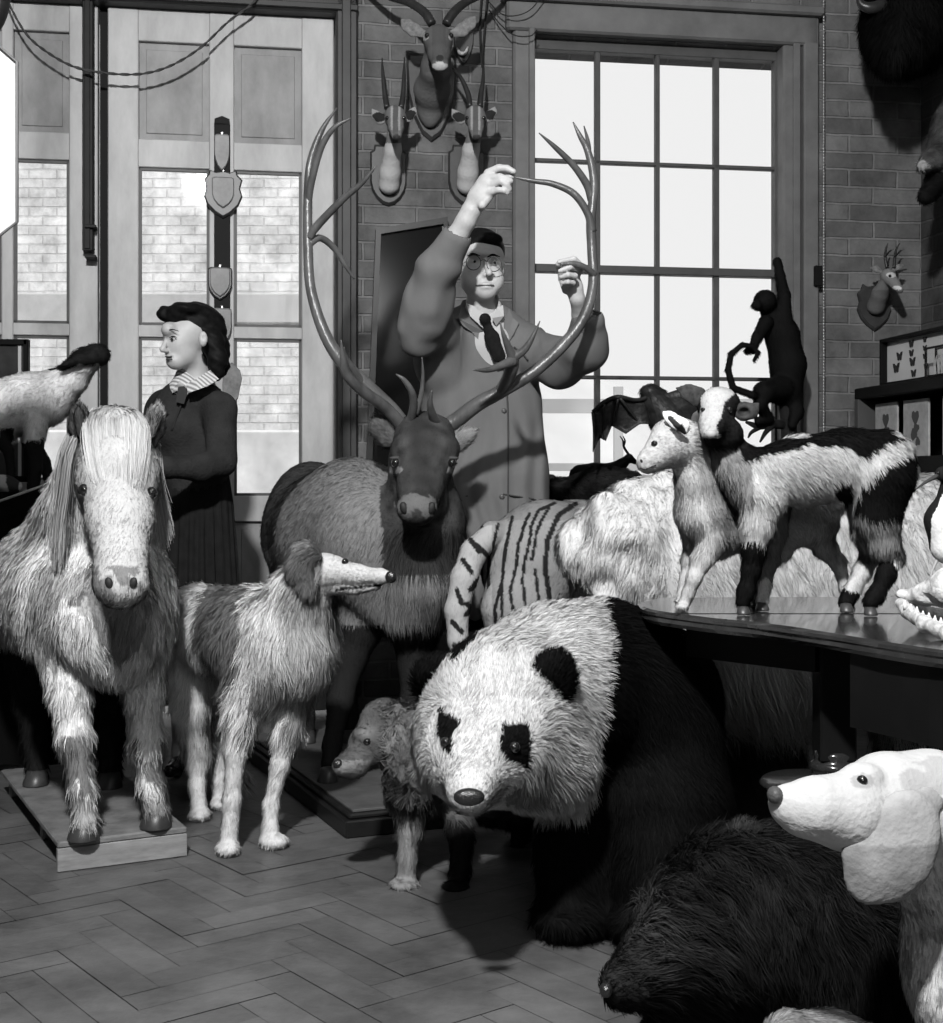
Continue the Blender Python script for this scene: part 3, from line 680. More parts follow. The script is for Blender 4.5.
comb = flow([(200, 610, 4.1, (-.5, .3, -1)), (250, 640, 3.8, (-.35, .1, -1)), (310, 640, 3.7, (.05, -.2, -1)), (310, 580, 3.7, (-.6, 0, -1)), (360, 575, 3.6, (-1, .1, -.1)), (235, 780, 3.7, (0, 0, -1)), (270, 790, 3.8, (-.3, .1, -1))])
def l_bz(P):
    x, y = px(P); L = np.full(len(P), .045); L = np.where((x > 284) & (y > 590) & (y < 720), .06, L); L = np.where((y > 670) & (y < 725), .06, L)
    L = np.where((x > 322) & (y < 605), .006, L); L = np.where(y > 740, .012, L); L = np.where((P[:, 1] > 4.0) & (y > 650) & (y < 760), .05, L); L = np.where((x > 236) & (x < 270) & (y > 740) & (P[:, 1] > 4.2), .06, L)
    return L
fur('fur', bz, V, Q, 52000, l_bz, comb, c_bz, .0026, .22, .55, .03, .3, wav=.6)
b = MB(); b.ball(W(391, 577, 3.57), np.array((6, 5, 6.2))*3.57/F); b.build('nose', mat('wet_nose', .012, .25, .6, bump=.3, bscale=200), bz, True)
eye(bz, (345, 562, 3.62), 3.8)
# folded ear: a soft thick flap
B = Body(); B.chain([(318, 557, 3.63, 5), (306, 552, 3.62, 9), (300, 566, 3.62, 11), (308, 584, 3.62, 7), (311, 592, 3.62, 4)], .01, sq=((0, 1, 0), .55))
V, Q = B.mesh(.005); oe = meshobj('ear', V, Q, mat('ear_brown', .09, .9, .1), bz)
fur('ear_fur', bz, V, Q, 4500, .028, flow([(303, 570, 3.6, (-.3, 0, -1)), (312, 555, 3.6, (-1, 0, .2))]), lambda P: .10+.14*noise(P, 40, 2), .002, .25, .5, .02, .3)
# ---------------- stag plinth
pls = root('display_plinth', (-.3, 4.5, 0), 'dark polished moulded plinth under the red deer stag', 'plinth')
m_pli = mat('plinth_wood', .010, .4, .3, var=.5, vscale=7)
m_plt = mat('plinth_top_cloth', .07, .75, .2, var=.3, vscale=8, bump=.3)
dSt = (-.39, .92)
C0 = np.array((-.36, 3.87))
b, Ms = quad_board('base', C0, dSt, .52, 1.32, 0, .05, m_pli, bev=.004); b.build('base', m_pli, pls)
b = MB(Ms); b.box((.014, .014, .05), (.506, 1.306, .066), .005); b.build('moulding', m_pli, pls)
b = MB(Ms); b.box((.03, .03, .066), (.49, 1.29, .075), .002); b.build('top', m_plt, pls)
# ---------------- stag
st = root('stag', W(360, 760, 4.6), 'large dark stag mount with very wide antlers on the dark plinth', 'deer')
B = Body()
B.chain([(375, 538, 4.62, 68), (345, 535, 4.82, 66), (322, 536, 5.0, 60)], .07)
B.ell((352, 505, 4.68), (46, 44, 46), .07); B.ell((312, 508, 5.02), (40, 40, 46), .06); B.ell((384, 575, 4.56), (42, 40, 50), .06)
B.chain([(418, 462, 4.42, 30), (424, 520, 4.47, 38), (420, 570, 4.52, 44), (408, 600, 4.56, 42)], .05)
B.chain([(425, 440, 4.42, 29), (424, 462, 4.36, 29), (420, 488, 4.26, 22), (417, 508, 4.19, 18)], .025)
B.ell((417, 509, 4.17), (20, 16, 15), .02); B.ell((426, 448, 4.36), (34, 24, 20), .03); B.ell((423, 500, 4.34), (25, 22, 24), .03)
B.ell((404, 509, 4.075), (4.5, 8, 6), .006, sub=True); B.ell((430, 509, 4.075), (4.5, 8, 6), .006, sub=True)
B.ell((396, 462, 4.315), (5, 6, 4), .01); B.ell((453, 463, 4.315), (5, 6, 4), .01)
B.cap((402, 438, 4.42), (404, 426, 4.42), 8, 8, .02); B.cap((446, 438, 4.42), (444, 427, 4.42), 8, 8, .02)
B.chain([(366, 610, 4.62, 28), (350, 660, 4.58, 15), (340, 700, 4.52, 12), (332, 745, 4.40, 8), (329, 766, 4.33, 8)], .03)
B.chain([(415, 620, 4.62, 26), (414, 665, 4.60, 15), (413, 705, 4.55, 12), (412, 745, 4.48, 8), (411, 762, 4.42, 8)], .03)
B.chain([(310, 580, 5.05, 40), (306, 640, 5.15, 18), (300, 675, 5.18, 11), (306, 715, 5.02, 7.5), (308, 732, 4.96, 7.5)], .03)
B.chain([(345, 590, 5.05, 36), (348, 640, 5.15, 17), (346, 675, 5.16, 11), (350, 715, 5.0, 7.5), (350, 730, 4.95, 7.5)], .03)
def c_st(P):
    x, y = px(P); n = fbm(P, 7, 31); g = .19+.12*(n-.5)
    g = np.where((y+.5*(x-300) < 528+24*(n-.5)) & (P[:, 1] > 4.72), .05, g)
    nk = (x+10*(n-.5) > 384) & (P[:, 1] < 4.62) & (y < 620); g = np.where(nk & (y > 515) & (y < 575), .045, g); g = np.where(nk & (y >= 575+16*(n-.5)), .17+.10*n, g)
    hd = (P[:, 1] < 4.47) & (y < 527) & (x > 380); g = np.where(hd, .022+.05*noise(P, 34, 2)*np.clip(np.abs(x-421)/16, .3, 1), g)
    g = np.where(hd & (np.hypot((x-417)/20, (y-506)/13)+.5*(noise(P, 60, 9)-.5) < 1), .12, g); g = np.where(hd & (np.hypot((x-417)/5, (y-516)/7) < 1), .04, g)
    for ex in (396, 453): g = np.where(hd & (np.hypot((x-ex)/6.5, (y-470)/4)+.4*(noise(P, 60, 9)-.5) < 1), .24, g)
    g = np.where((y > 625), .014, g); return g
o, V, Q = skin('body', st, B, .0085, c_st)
comb = flow([(330, 500, 4.9, (-.8, .4, -.5)), (380, 540, 4.55, (-.5, .3, -1)), (420, 600, 4.5, (0, 0, -1)), (420, 480, 4.2, (0, .5, .9)), (340, 700, 4.5, (0, 0, -1))])
def l_st(P):
    x, y = px(P); L = np.full(len(P), .022); L = np.where((x > 385) & (y > 530) & (y < 640), .05, L); L = np.where((P[:, 1] < 4.47) & (y < 528) & (x > 380), .006, L); L = np.where(y > 640, .01, L)
    return L
fur('fur', st, V, Q, 52000, l_st, comb, c_st, .0026, .15, .4, .03, .2, vary=.35)
for x, y, Y, r, h in ((328, 781, 4.29, 10, 13), (411, 774, 4.39, 10, 13), (308, 742, 4.92, 8, 11), (350, 741.5, 4.93, 8, 11)): hoof(st, x, y, Y, r, h)
eye(st, (396, 463, 4.33), 4.8); eye(st, (452, 463, 4.33), 4.8)
for x in (404, 431): spot(st, 'nostril', x, 508, 4.2, 6.5, mat('nostril', .012, .6, .3), .15, 20 if x < 417 else -20)
for x in (396, 452): spot(st, 'eyelid', x, 458, 7, 2.0, mat('lid', .03, .6, .3), .2)
for s, pts in ((-1, [(398, 446, 4.44, 5), (388, 438, 4.42, 9), (380, 428, 4.41, 9), (377, 415, 4.41, 2)]), (1, [(448, 446, 4.44, 5), (458, 442, 4.43, 8), (466, 436, 4.42, 7), (474, 432, 4.42, 2)])):
    B = Body(); B.chain(pts, .008, sq=((0, 1, 0), .5)); B.ell((pts[1][0]*.5+pts[2][0]*.5, pts[1][1]*.5+pts[2][1]*.5, 4.36), (5, 12, 5), .008, sub=True)
    V, Q = B.mesh(.005); meshobj('ear', V, Q, mat('stag_ear' if s < 0 else 'stag_ear_pale', .11 if s < 0 else .3, .9, .1, var=.5, vscale=50), st)
    fur('ear_fur', st, V, Q, 1200, .022, (s*.8, 0, .6), const(.14 if s < 0 else .36), .0018, .3, .4, .02, 0)
m_ant = mat('antler', .075, .35, .45, var=.45, vscale=14, stretch=(1, 1, .4), bump=.35, bscale=40)
YA = 4.43
def antler(beams, name='antler'):
    b = MB()
    for q in beams: curve_tube(b, [(x, y, YA+d, r) for x, y, d, r in q], 12, 7)
    return b.build(name, m_ant, st, True)
antler([
 [(405, 436, 0, 9), (404, 428, 0, 8), (392, 411, 0, 8), (371, 390, -.02, 7.5), (343, 363, -.04, 7), (324, 332, -.04, 6), (311, 290, -.02, 5.2), (308, 248, 0, 5), (308, 194, .02, 4.6), (311, 160, .03, 4), (322, 130, .04, 2.8), (337, 108, .05, .6)],
 [(308, 205, .02, 4), (311, 183, 0, 3.8), (321, 148, -.03, 3.4), (334, 128, -.05, 2.6), (351, 118, -.06, .6)],
 [(309, 238, 0, 4), (317, 226, -.01, 4.2), (344, 198, -.04, 3.6), (362, 183, -.06, 2.6), (376, 166, -.08, .7)],
 [(309, 244, 0, 4), (320, 238, .03, 3.6), (334, 248, .07, 3.2), (345, 265, .10, 2.4), (354, 279, .12, .8)],
 [(404, 428, 0, 7), (386, 408, -.06, 6), (364, 392, -.13, 6), (347, 375, -.17, 5), (343, 358, -.2, 3.5), (341, 340, -.22, .6)],
 [(362, 384, -.03, 5), (352, 368, -.08, 3.6), (345, 355, -.11, 2.2), (344, 347, -.13, .6)],
 [(406, 432, 0, 6), (412, 415, -.07, 4.5), (413, 396, -.13, 3.6), (405, 381, -.16, 2.6), (396, 374, -.17, .6)],
 [(416, 414, -.07, 3), (421, 396, -.1, 2.5), (423, 376, -.11, 1.7), (422, 357, -.12, .5)]])
antler([
 [(441, 437, 0, 9), (443, 430, 0, 8), (458, 419, 0, 8), (478, 404, -.02, 7.5), (500, 392, -.03, 7), (535, 371, -.04, 6.2), (565, 343, -.03, 6), (584, 317, -.02, 5.6), (593, 286, 0, 5.4), (592, 250, .02, 5), (591, 222, .02, 5), (594, 182, .03, 4.6), (588, 152, .04, 3.6), (580, 136, .05, 2.5), (573, 122, .05, .6)],
 [(589, 156, .04, 3), (588, 142, .06, 2.2), (584, 126, .08, .6)],
 [(592, 200, .03, 4.5), (587, 185, .02, 4), (574, 166, -.01, 3.4), (556, 148, -.04, 2.6), (539, 133, -.06, .6)],
 [(592, 232, .02, 5), (588, 214, .01, 4), (574, 194, 0, 3.8), (553, 184, 0, 3.2), (534, 181, 0, 2.5), (514, 177, 0, 1.0)],
 [(594, 275, 0, 4), (586, 268, -.02, 3.2), (574, 264, -.03, 3), (560, 264, -.04, 1.2)],
 [(500, 392, -.03, 6), (508, 378, -.08, 6.5), (512, 366, -.12, 7), (513, 356, -.14, 6)],
 [(513, 361, -.14, 6), (500, 366, -.18, 4), (487, 370, -.21, 2.8), (473, 370, -.24, .6)],
 [(513, 358, -.14, 5.5), (507, 344, -.17, 3.5), (503, 333, -.19, 2), (500, 322, -.2, .5)],
 [(513, 358, -.14, 5), (524, 350, -.15, 4), (532, 338, -.16, 2.6), (540, 321, -.17, .5)],
 [(444, 432, 0, 6), (434, 418, -.08, 4.5), (430, 404, -.13, 3.2), (432, 390, -.15, .8)]])
# ---------------- tiger
tg = root('tiger', W(560, 790, 4.5), 'striped tiger mount seen from behind with hanging tail, beside the pale woolly beast', 'tiger')
B = Body()
B.chain([(532, 566, 4.50, 52), (575, 560, 4.62, 56), (640, 560, 4.78, 58), (720, 560, 4.9, 56)], .06)
B.ell((545, 552, 4.48), (48, 46, 52), .06)
B.chain([(520, 610, 4.40, 40), (518, 660, 4.42, 26), (522, 705, 4.50, 15), (512, 750, 4.46, 12), (510, 784, 4.42, 12)], .04)
B.chain([(560, 610, 4.62, 38), (566, 660, 4.66, 24), (574, 700, 4.74, 14), (566, 745, 4.7, 11), (565, 768, 4.66, 12)], .04)
B.chain([(690, 610, 4.85, 28), (690, 680, 4.85, 17), (690, 755, 4.85, 13)], .04); B.chain([(740, 610, 4.95, 28), (740, 680, 4.95, 17), (740, 750, 4.95, 13)], .04)
B.chain([(512, 530, 4.48, 11), (492, 534, 4.40, 12), (474, 552, 4.33, 13), (464, 578, 4.30, 13), (457, 610, 4.29, 12), (458, 640, 4.28, 10), (463, 668, 4.28, 9), (476, 688, 4.28, 8)], .015)
STR = [[(549, 609), (546, 568), (546, 541), (560, 514), (577, 504)], [(525, 609), (523, 582), (527, 548), (531, 527), (539, 510), (555, 503)],
 [(532, 560), (535, 534), (549, 508)], [(513, 616), (510, 592), (517, 565), (517, 544), (529, 514)], [(502, 622), (502, 582), (505, 548), (512, 517)],
 [(497, 636), (495, 609), (502, 582)], [(489, 616), (489, 582), (490, 555), (498, 524)], [(481, 600), (482, 561), (485, 534)], [(480, 522), (487, 545)],
 [(580, 524), (586, 513), (600, 508)], [(574, 600), (566, 560), (575, 530)], [(590, 600), (588, 550), (600, 512)], [(489, 640), (500, 660)], [(530, 640), (538, 600), (536, 570)]]
TB = [[(476, 545), (488, 556)], [(463, 560), (472, 572)], [(456, 590), (461, 603), (470, 605)], [(470, 590), (478, 580)], [(453, 622), (462, 632)], [(455, 645), (463, 655)], [(466, 615), (473, 606)], [(470, 540), (480, 552)], [(452, 660), (470, 668)]]
def c_tg(P):
    x, y = px(P); n = fbm(P, 8, 41); x2 = x+3.5*(noise(P, 12, 6)-.5); g = .25+.08*(n-.5); g = np.where(y < 520, .20, g)
    tail = (P[:, 1] < 4.37) & (x < 492); d = np.full(len(P), 99.)
    for i, s in enumerate(STR): d = np.minimum(d, dpoly(x2, y, s)/(2.6 if i == 0 else 1.7))
    d = np.where(tail, 99, d); g = np.where(tail, .36, g); dt = np.full(len(P), 99.)
    for s in TB: dt = np.minimum(dt, dpoly(x2, y, s)/2.6)
    d = np.where(tail, dt, d); return np.where(d < 1, .015, g)
o, V, Q = skin('body', tg, B, .006, c_tg)
fur('fur', tg, V, Q, 30000, .012, flow([(540, 540, 4.4, (-.5, -.2, -1)), (460, 620, 4.3, (0, 0, -1)), (640, 540, 4.6, (-1, 0, -.3))]), c_tg, .0022, .12, .2, .02, .1)
# ---------------- pale woolly beast
pb = root('polar_bear', W(740, 780, 4.0), 'huge pale shaggy woolly beast standing behind the polished table', 'bear')
B = Body()
B.chain([(640, 562, 3.98, 72), (720, 572, 4.02, 92), (830, 575, 4.05, 98), (950, 585, 3.98, 104), (1060, 600, 3.9, 90)], .08)
B.ell((622, 552, 3.86), (60, 50, 56), .05); B.ell((680, 530, 3.98), (70, 60, 54), .06); B.ell((760, 640, 3.96), (100, 80, 90), .08)
B.ell((655, 515, 3.95), (45, 45, 32), .05)
B.chain([(1060, 575, 3.92, 86), (1125, 556, 3.86, 58), (1165, 560, 3.80, 44)], .06); B.chain([(1175, 566, 3.78, 34), (1215, 582, 3.74, 22)], .03); B.ell((1150, 514, 3.92), (10, 7, 11), .01); B.ell((1150, 518, 3.72), (10, 7, 11), .01)
B.chain([(670, 660, 3.98, 60), (668, 740, 4.0, 42), (664, 820, 3.98, 36), (664, 850, 3.94, 38)], .05)
B.chain([(750, 670, 4.2, 60), (750, 740, 4.2, 42), (748, 795, 4.2, 36), (748, 818, 4.16, 36)], .05)
B.chain([(930, 680, 3.9, 60), (930, 760, 3.9, 40), (930, 860, 3.88, 38)], .05); B.chain([(990, 680, 4.15, 60), (990, 760, 4.15, 40), (990, 820, 4.13, 38)], .05)
def b_pb(P):
    x, y = px(P); w = np.clip((700-x)/60, 0, 1); return -.030*w*(noise(P, 16, 51)-.5)*2-.008*(noise(P, 30, 52)-.5)
def c_pb(P):
    x, y = px(P); n = fbm(P, 6, 53); g = .56+.12*(n-.5); g = np.where(x > 690, .44+.10*(n-.5), g)
    t = np.clip((y-655)/80, 0, 1); g2 = .6+.2*(n-.5); g = g*(1-t)+g2*t; return np.where(y > 725, .06, g)  # coat lightened under the table to stand in for light the tabletop blocks
o, V, Q = skin('body', pb, B, .011, c_pb, bump=b_pb)
comb = flow([(620, 550, 3.8, (-.2, -.4, -.6)), (720, 520, 3.8, (.5, -.2, -1)), (850, 520, 3.8, (.5, -.2, -1)), (760, 680, 3.8, (.45, -.2, -1)), (900, 600, 3.8, (.4, -.2, -1))])
def l_pb(P):
    x, y = px(P); L = np.where(x < 690, .028, .045); return np.where(y > 640, .11, L)
fur('fur', pb, V, Q, 70000, l_pb, comb, c_pb, .0030, .25, .5, .035, .3, wav=.6, mask=lambda P: px(P)[1] < 760)
MB().ball(W(1236, 580, 3.73), np.array((8, 8, 7))*3.73/F).build('nose', MATS['wet_nose'], pb, True); LAST[0] = V; eye(pb, (1186, 552, 3.6), 4)
# ---------------- giant panda
pd = root('giant_panda', W(640, 930, 3.2), 'giant panda mount lowering its broad white face toward the left', 'panda')
B = Body()
B.ell((500, 728, 2.86), (80, 74, 78), .05)
B.ell((480, 752, 2.74), (62, 50, 54), .05)
B.chain([(474, 772, 2.66, 38), (470, 790, 2.58, 25)], .04)
B.ell((548, 762, 2.88), (48, 48, 46), .05); B.ell((436, 745, 2.86), (18, 40, 46), .04)
B.chain([(505, 690, 2.93, 62), (556, 686, 3.06, 76), (590, 692, 3.16, 82)], .06)
B.ell((560, 655, 3.02), (50, 46, 44), .05)
B.chain([(622, 690, 3.22, 79), (636, 702, 3.36, 78), (645, 715, 3.48, 66)], .06)
B.ell((640, 760, 3.16), (76, 60, 110), .06); B.ell((598, 652, 3.16), (50, 46, 51), .05); B.ell((672, 745, 3.2), (44, 56, 90), .05)
B.chain([(665, 810, 3.10, 66), (668, 860, 3.06, 56), (664, 915, 3.02, 48)], .05); B.ell((655, 922, 2.96), (44, 40, 17), .03)
B.chain([(585, 800, 3.16, 46), (580, 850, 3.12, 38), (574, 900, 3.08, 34)], .05); B.ell((568, 917, 3.03), (34, 36, 15), .03)
B.chain([(640, 790, 3.48, 50), (642, 838, 3.46, 42), (640, 850, 3.44, 38)], .05); B.chain([(592, 780, 3.42, 40), (592, 830, 3.42, 32), (590, 858, 3.42, 30)], .05)
WHITE = [(380, 640), (455, 665), (500, 600), (600, 590), (612, 640), (606, 690), (600, 740), (596, 790), (583, 822), (520, 850), (400, 860)]
def c_pd(P):
    x, y = px(P); n = noise(P, 30, 61); x2 = x+8*(n-.5); y2 = y+8*(noise(P, 30, 62)-.5)
    wht = inpoly(x2, y2, WHITE) & (P[:, 1] < 3.40) & ~((y > 818) & (P[:, 1] > 2.98))
    g = np.where(wht, .50+.06*(fbm(P, 10, 63)-.5), .004)
    g = np.where(wht & (x > 505) & (x < 560) & (y > 786) & (y < 806) & (noise(P, 40, 64) > .35), .22, g)
    fc = P[:, 1] < 2.95
    g = np.where(fc & inpoly(x2*.5+x*.5, y2, [(503, 723), (527, 722), (531, 742), (529, 768), (505, 765), (498, 750)]), .004, g)
    g = np.where(fc & inpoly(x2*.5+x*.5, y2, [(438, 712), (450, 714), (460, 722), (452, 732), (453, 760), (444, 755), (434, 735)]), .004, g)
    return g
o, V, Q = skin('body', pd, B, .008, c_pd)
PV = V; comb = flow([(470, 770, 2.6, (.1, .3, 1)), (490, 700, 2.75, (.2, .5, .8)), (560, 700, 2.9, (.6, .3, -.4)), (580, 790, 2.9, (.6, .1, -1)), (520, 800, 2.75, (.5, .1, -1)), (430, 760, 2.8, (-.3, .1, -1)), (680, 750, 3.1, (.2, -.1, -1)), (560, 620, 3.0, (.6, .3, .1)), (650, 620, 3.2, (.5, .3, -.5))])
def l_pd(P):
    x, y = px(P); L = np.full(len(P), .028); L = np.where((P[:, 1] < 2.9) & (np.hypot(x-475, y-770) < 50), .010, L); L = np.where((x > 530) & (y > 720) & (x < 600), .034, L)
    L = np.where((P[:, 1] < 2.85) & (x < 545) & (y < 770) & (y > 700), .016, L); return L
fur('fur', pd, V, Q, 120000, l_pd, comb, c_pd, .0022, .25, .45, .025, .2, wav=.3)
for x, y, Y, rr, tl in ((552, 681, 2.80, (20, 10, 27), 12), (438, 680, 2.92, (24, 10, 22), -25)):
    B = Body(); B.ell((x, y, Y), rr, .01, (0, tl, 0)); V, Q = B.mesh(.006); meshobj('ear', V, Q, mat('black_hide', .005, .85, .06), pd)
    fur('ear_fur', pd, V, Q, 4200, .028, (.1, -.2, .7), const(.005), .0022, .45, .3, .02, .1)
B = Body(); B.ell((469, 797, 2.475), (16, 9, 9), .004); B.ell((462, 797, 2.455), (4, 4, 3), .003, sub=True); B.ell((476, 798, 2.455), (4, 4, 3), .003, sub=True)
V, Q = B.mesh(.003); meshobj('nose', V, Q, mat('wet_nose', .012, .25, .6, bump=.3, bscale=200), pd)
LAST[0] = PV; eye(pd, (514, 747, 2.68), 6.5); eye(pd, (446, 742, 2.68), 6)
for o_ in bpy.data.objects:
    if o_.parent == pd and o_.name.startswith('eye'): o_.location.y -= .006
# ================================================================== people
m_skin = mat('skin', .42, .5, .35, var=.10, vscale=30, bump=.12, bscale=160)
m_skin_w = mat('skin_pale', .36, .5, .3, var=.06, vscale=30, bump=.05, bscale=160)
def knit(name, g, sc, st=.3):
    return mat(name, g, .95, .04, var=.25, vscale=sc, bump=st, bscale=sc*8)
# ---------------- man in the work coat
mn = root('person', W(487, 768, 4.88), 'man in round glasses and grey work coat reaching up to the stag antlers', 'person', None)
YM = 4.88
B = Body()
B.ell((481, 258, 4.87), (23, 25, 26), .02); B.ell((482, 280, 4.83), (21.5, 19, 20), .02); B.ell((486, 290, 4.79), (11, 9, 10), .012)
B.ell((471, 281, 4.80), (9, 9, 10), .012); B.ell((496, 281, 4.80), (8, 9, 10), .012)
B.ell((482, 254, 4.79), (15, 8, 5), .01)                                   # brow
B.cap((486, 261, 4.775), (489, 273, 4.735), 2.4, 3.5, .008); B.ell((485, 275, 4.765), (3, 4, 2.6), .004); B.ell((492, 275, 4.765), (2.6, 4, 2.4), .004)
B.ell((474, 262, 4.765), (6.0, 4, 4.2), .008, sub=True); B.ell((494, 263, 4.77), (5.4, 4, 4.2), .008, sub=True)
B.ell((486, 284.5, 4.763), (7, 4, 1.8), .006); B.ell((486, 287.8, 4.765), (6, 4, 1.8), .006)
B.cap((479, 286.6, 4.742), (493, 286.3, 4.745), .9, .9, .003, sub=True)
B.ell((461, 270, 4.88), (3.2, 6, 8), .006); B.ell((503, 268, 4.9), (2.4, 6, 7.5), .006)
B.cap((481, 296, 4.88), (481, 330, 4.92), 14, 16, .02)
B.chain([(480, 350, 4.94, 42), (482, 420, 4.94, 42), (484, 500, 4.92, 44)], .05, sq=((0, 1, 0), .62))
B.chain([(446, 346, 4.92, 15), (427, 296, 4.64, 13), (455, 240, 4.52, 11.5), (466, 221, 4.49, 9.8), (471, 211, 4.48, 9.6)], .012)
B.chain([(522, 354, 4.92, 14), (582, 352, 4.66, 12), (581, 314, 4.56, 9), (577, 298, 4.50, 7.5)], .012)
B.chain([(466, 500, 4.92, 26), (468, 620, 4.92, 18), (470, 720, 4.94, 12), (470, 742, 4.94, 11)], .03); B.chain([(504, 500, 4.92, 26), (504, 620, 4.9, 18), (504, 720, 4.92, 12), (504, 742, 4.92, 11)], .03)
# raised hand: palm and five separate fingers pinching the antler tine
B.chain([(471, 211, 4.48, 9.0), (479, 198, 4.465, 11), (487, 184, 4.455, 11)], .012, sq=((.35, 1, .2), .72))
B.chain([(488, 173, 4.45, 4.4), (499, 168, 4.44, 3.9), (507, 168.5, 4.435, 3.5), (513.5, 171.5, 4.43, 2.9)], .004)
B.chain([(491, 178, 4.44, 4.2), (500, 177, 4.425, 3.7), (507, 179, 4.42, 3.3), (511, 181, 4.42, 2.7)], .003)
B.chain([(491, 185, 4.44, 4.1), (501, 181, 4.42, 3.6), (507, 185, 4.415, 3.2), (509.5, 189, 4.42, 2.6)], .003)
B.chain([(489, 193, 4.44, 4.0), (498, 190, 4.42, 3.4), (504, 190.5, 4.415, 3.0), (507, 193, 4.42, 2.4)], .003)
B.chain([(482, 205, 4.44, 4.6), (493, 192, 4.45, 4.2), (504, 179, 4.455, 3.4), (512.5, 176, 4.45, 2.9)], .005)
# lower hand closing on the beam
B.chain([(577, 298, 4.50, 7.0), (574, 288, 4.49, 8.5), (571, 278, 4.48, 9)], .01, sq=((.2, 1, 0), .7))
B.chain([(577, 275, 4.47, 3.8), (581, 266, 4.44, 3.4), (574, 259, 4.42, 3.1), (559, 262, 4.41, 2.5)], .003)
B.chain([(572, 272, 4.46, 3.7), (577, 268, 4.43, 3.3), (570, 267, 4.40, 3.0), (560, 271, 4.40, 2.4)], .003)
B.chain([(569, 277, 4.46, 3.6), (575, 276, 4.42, 3.2), (568, 275, 4.40, 2.9), (561, 277, 4.41, 2.3)], .003)
B.chain([(567, 284, 4.46, 3.4), (573, 283, 4.43, 2.9), (568, 282, 4.41, 2.6), (562.5, 283, 4.42, 2.1)], .003)
B.chain([(566, 290, 4.50, 4.2), (562, 279, 4.52, 3.7), (560, 270, 4.50, 3.2), (558, 264, 4.46, 2.7)], .004)
V, Q = B.mesh(.0040, smooth=1); meshobj('body', V, Q, m_skin, mn); HV = V
# hair
B = Body(); B.ell((480, 252, 4.89), (25, 28, 24), .01); B.ell((468, 262, 4.92), (12, 20, 16), .01); B.ell((487, 240, 4.83), (16, 14, 8), .01)
B.ell((486, 269, 4.74), (21, 24, 25), .006, sub=True); B.cap((465, 288, 4.9), (500, 288, 4.9), 12, 12, .01, sub=True)
V, Q = B.mesh(.005); meshobj('hair', V, Q, mat('black_hair', .006, .6, .08, var=.5, vscale=60, stretch=(1, 1, 3)), mn)
for x, y in ((474, 262), (494, 263)):
    c = W(x, y, 4.795); MB().ball(c, .0115, 12, 8).build('eye', mat('eye_white', .5, .2, .5), mn, True)
    MB().ball(W(x+.8, y-.3, 4.786), .0055, 10, 6).build('iris', mat('iris_dark', .02, .1, .6), mn, True)
    b = MB(); curve_tube(b, [(x-6.5, y-6, 4.765, .5), (x-1, y-8.2, 4.755, 1.2), (x+6, y-6.2, 4.765, .4)], 6); b.build('eyebrow', MATS['black_hair'], mn, True)
gs = root('spectacles', W(484, 262, 4.73), 'round wire spectacles on the face of the reaching man', 'glasses')
for x, y in ((473.5, 262.5), (494, 264)):
    b = MB(); pts = [W(x+7.3*math.cos(a), y+7.5*math.sin(a), 4.732) for a in np.linspace(0, 2*math.pi, 25)]; b.tube(pts, .0016, 6, False); b.build('rim', mat('dark_metal', .03, .3, .5, metal=.5), gs, True)
b = MB(); curve_tube(b, [(480.6, 261, 4.732, .4), (483.8, 259.5, 4.727, .4), (486.8, 262, 4.732, .4)], 6); b.build('bridge', MATS['dark_metal'], gs, True)
for a, c in (((466.3, 261.5), (460, 265)), ((501.2, 263), (504, 265))):
    b = MB(); curve_tube(b, [(a[0], a[1], 4.732, .4), (c[0], c[1], 4.87, .4)], 6); b.build('temple', MATS['dark_metal'], gs, True)
LAST[0] = HV
for nm, pts, w_ in (('lips', [(476, 285.6), (481, 284.9), (486, 285.2), (491, 284.8), (494, 285.6)], .55),):
    b = MB(); curve_tube(b, [(x, y, front(x, y, 1.5, 4.76)+.0005, w_) for x, y in pts], 6); b.build(nm, mat('mouth_line', .12, .6, .2), mn, True)
# work coat
m_coat = mat('work_coat', .125, .85, .15, var=.14, vscale=4, bump=.35, bscale=7, stretch=(1.6, 1.6, .5))
def folds(P):
    x, y = px(P); r = .006*np.sin(x*.34+2.5*noise(P, 5, 71)*3)*np.clip((y-380)/120, 0, 1)
    s = np.clip((400-y)/80, 0, 1)*((x < 462) | (x > 540)); s = s*np.clip((y-252)/20, 0, 1)*np.where(x > 560, np.clip((y-322)/14, 0, 1), 1); cuff = np.minimum(np.clip((y-250)/16, 0, 1), np.where(x > 560, np.clip((y-318)/14, 0, 1), 1)); return cuff*r-.020*cuff*(noise(P, 15, 72)-.5)*(.25+s)-.014*(noise(P*np.array((1, 1, 1)), 9, 73)-.5)*s
B = Body()
B.chain([(478, 352, 4.93, 54), (482, 410, 4.93, 56), (486, 480, 4.91, 60), (486, 560, 4.90, 62), (484, 604, 4.90, 64)], .04, sq=((0, 1, 0), .60))
B.cap((450, 342, 4.93), (480, 330, 4.95), 21, 20, .04); B.cap((480, 330, 4.95), (526, 348, 4.91), 20, 21, .04)
B.ell((440, 360, 4.86), (28, 26, 32), .04)
B.chain([(446, 348, 4.90, 26), (424, 318, 4.64, 24), (436, 272, 4.56, 20), (455, 240, 4.51, 16)], .035)
B.ell((417, 334, 4.66), (19, 18, 24), .03); B.ell((428, 300, 4.60), (24, 20, 28), .03)
B.chain([(526, 352, 4.90, 25), (560, 364, 4.76, 23), (584, 350, 4.64, 21), (588, 322, 4.57, 17)], .035)
B.cap((462, 226, 4.49), (452, 243, 4.52), 12.2, 12.2, .004, sub=True); B.cap((590, 300, 4.54), (587, 326, 4.58), 12, 12.5, .004, sub=True)
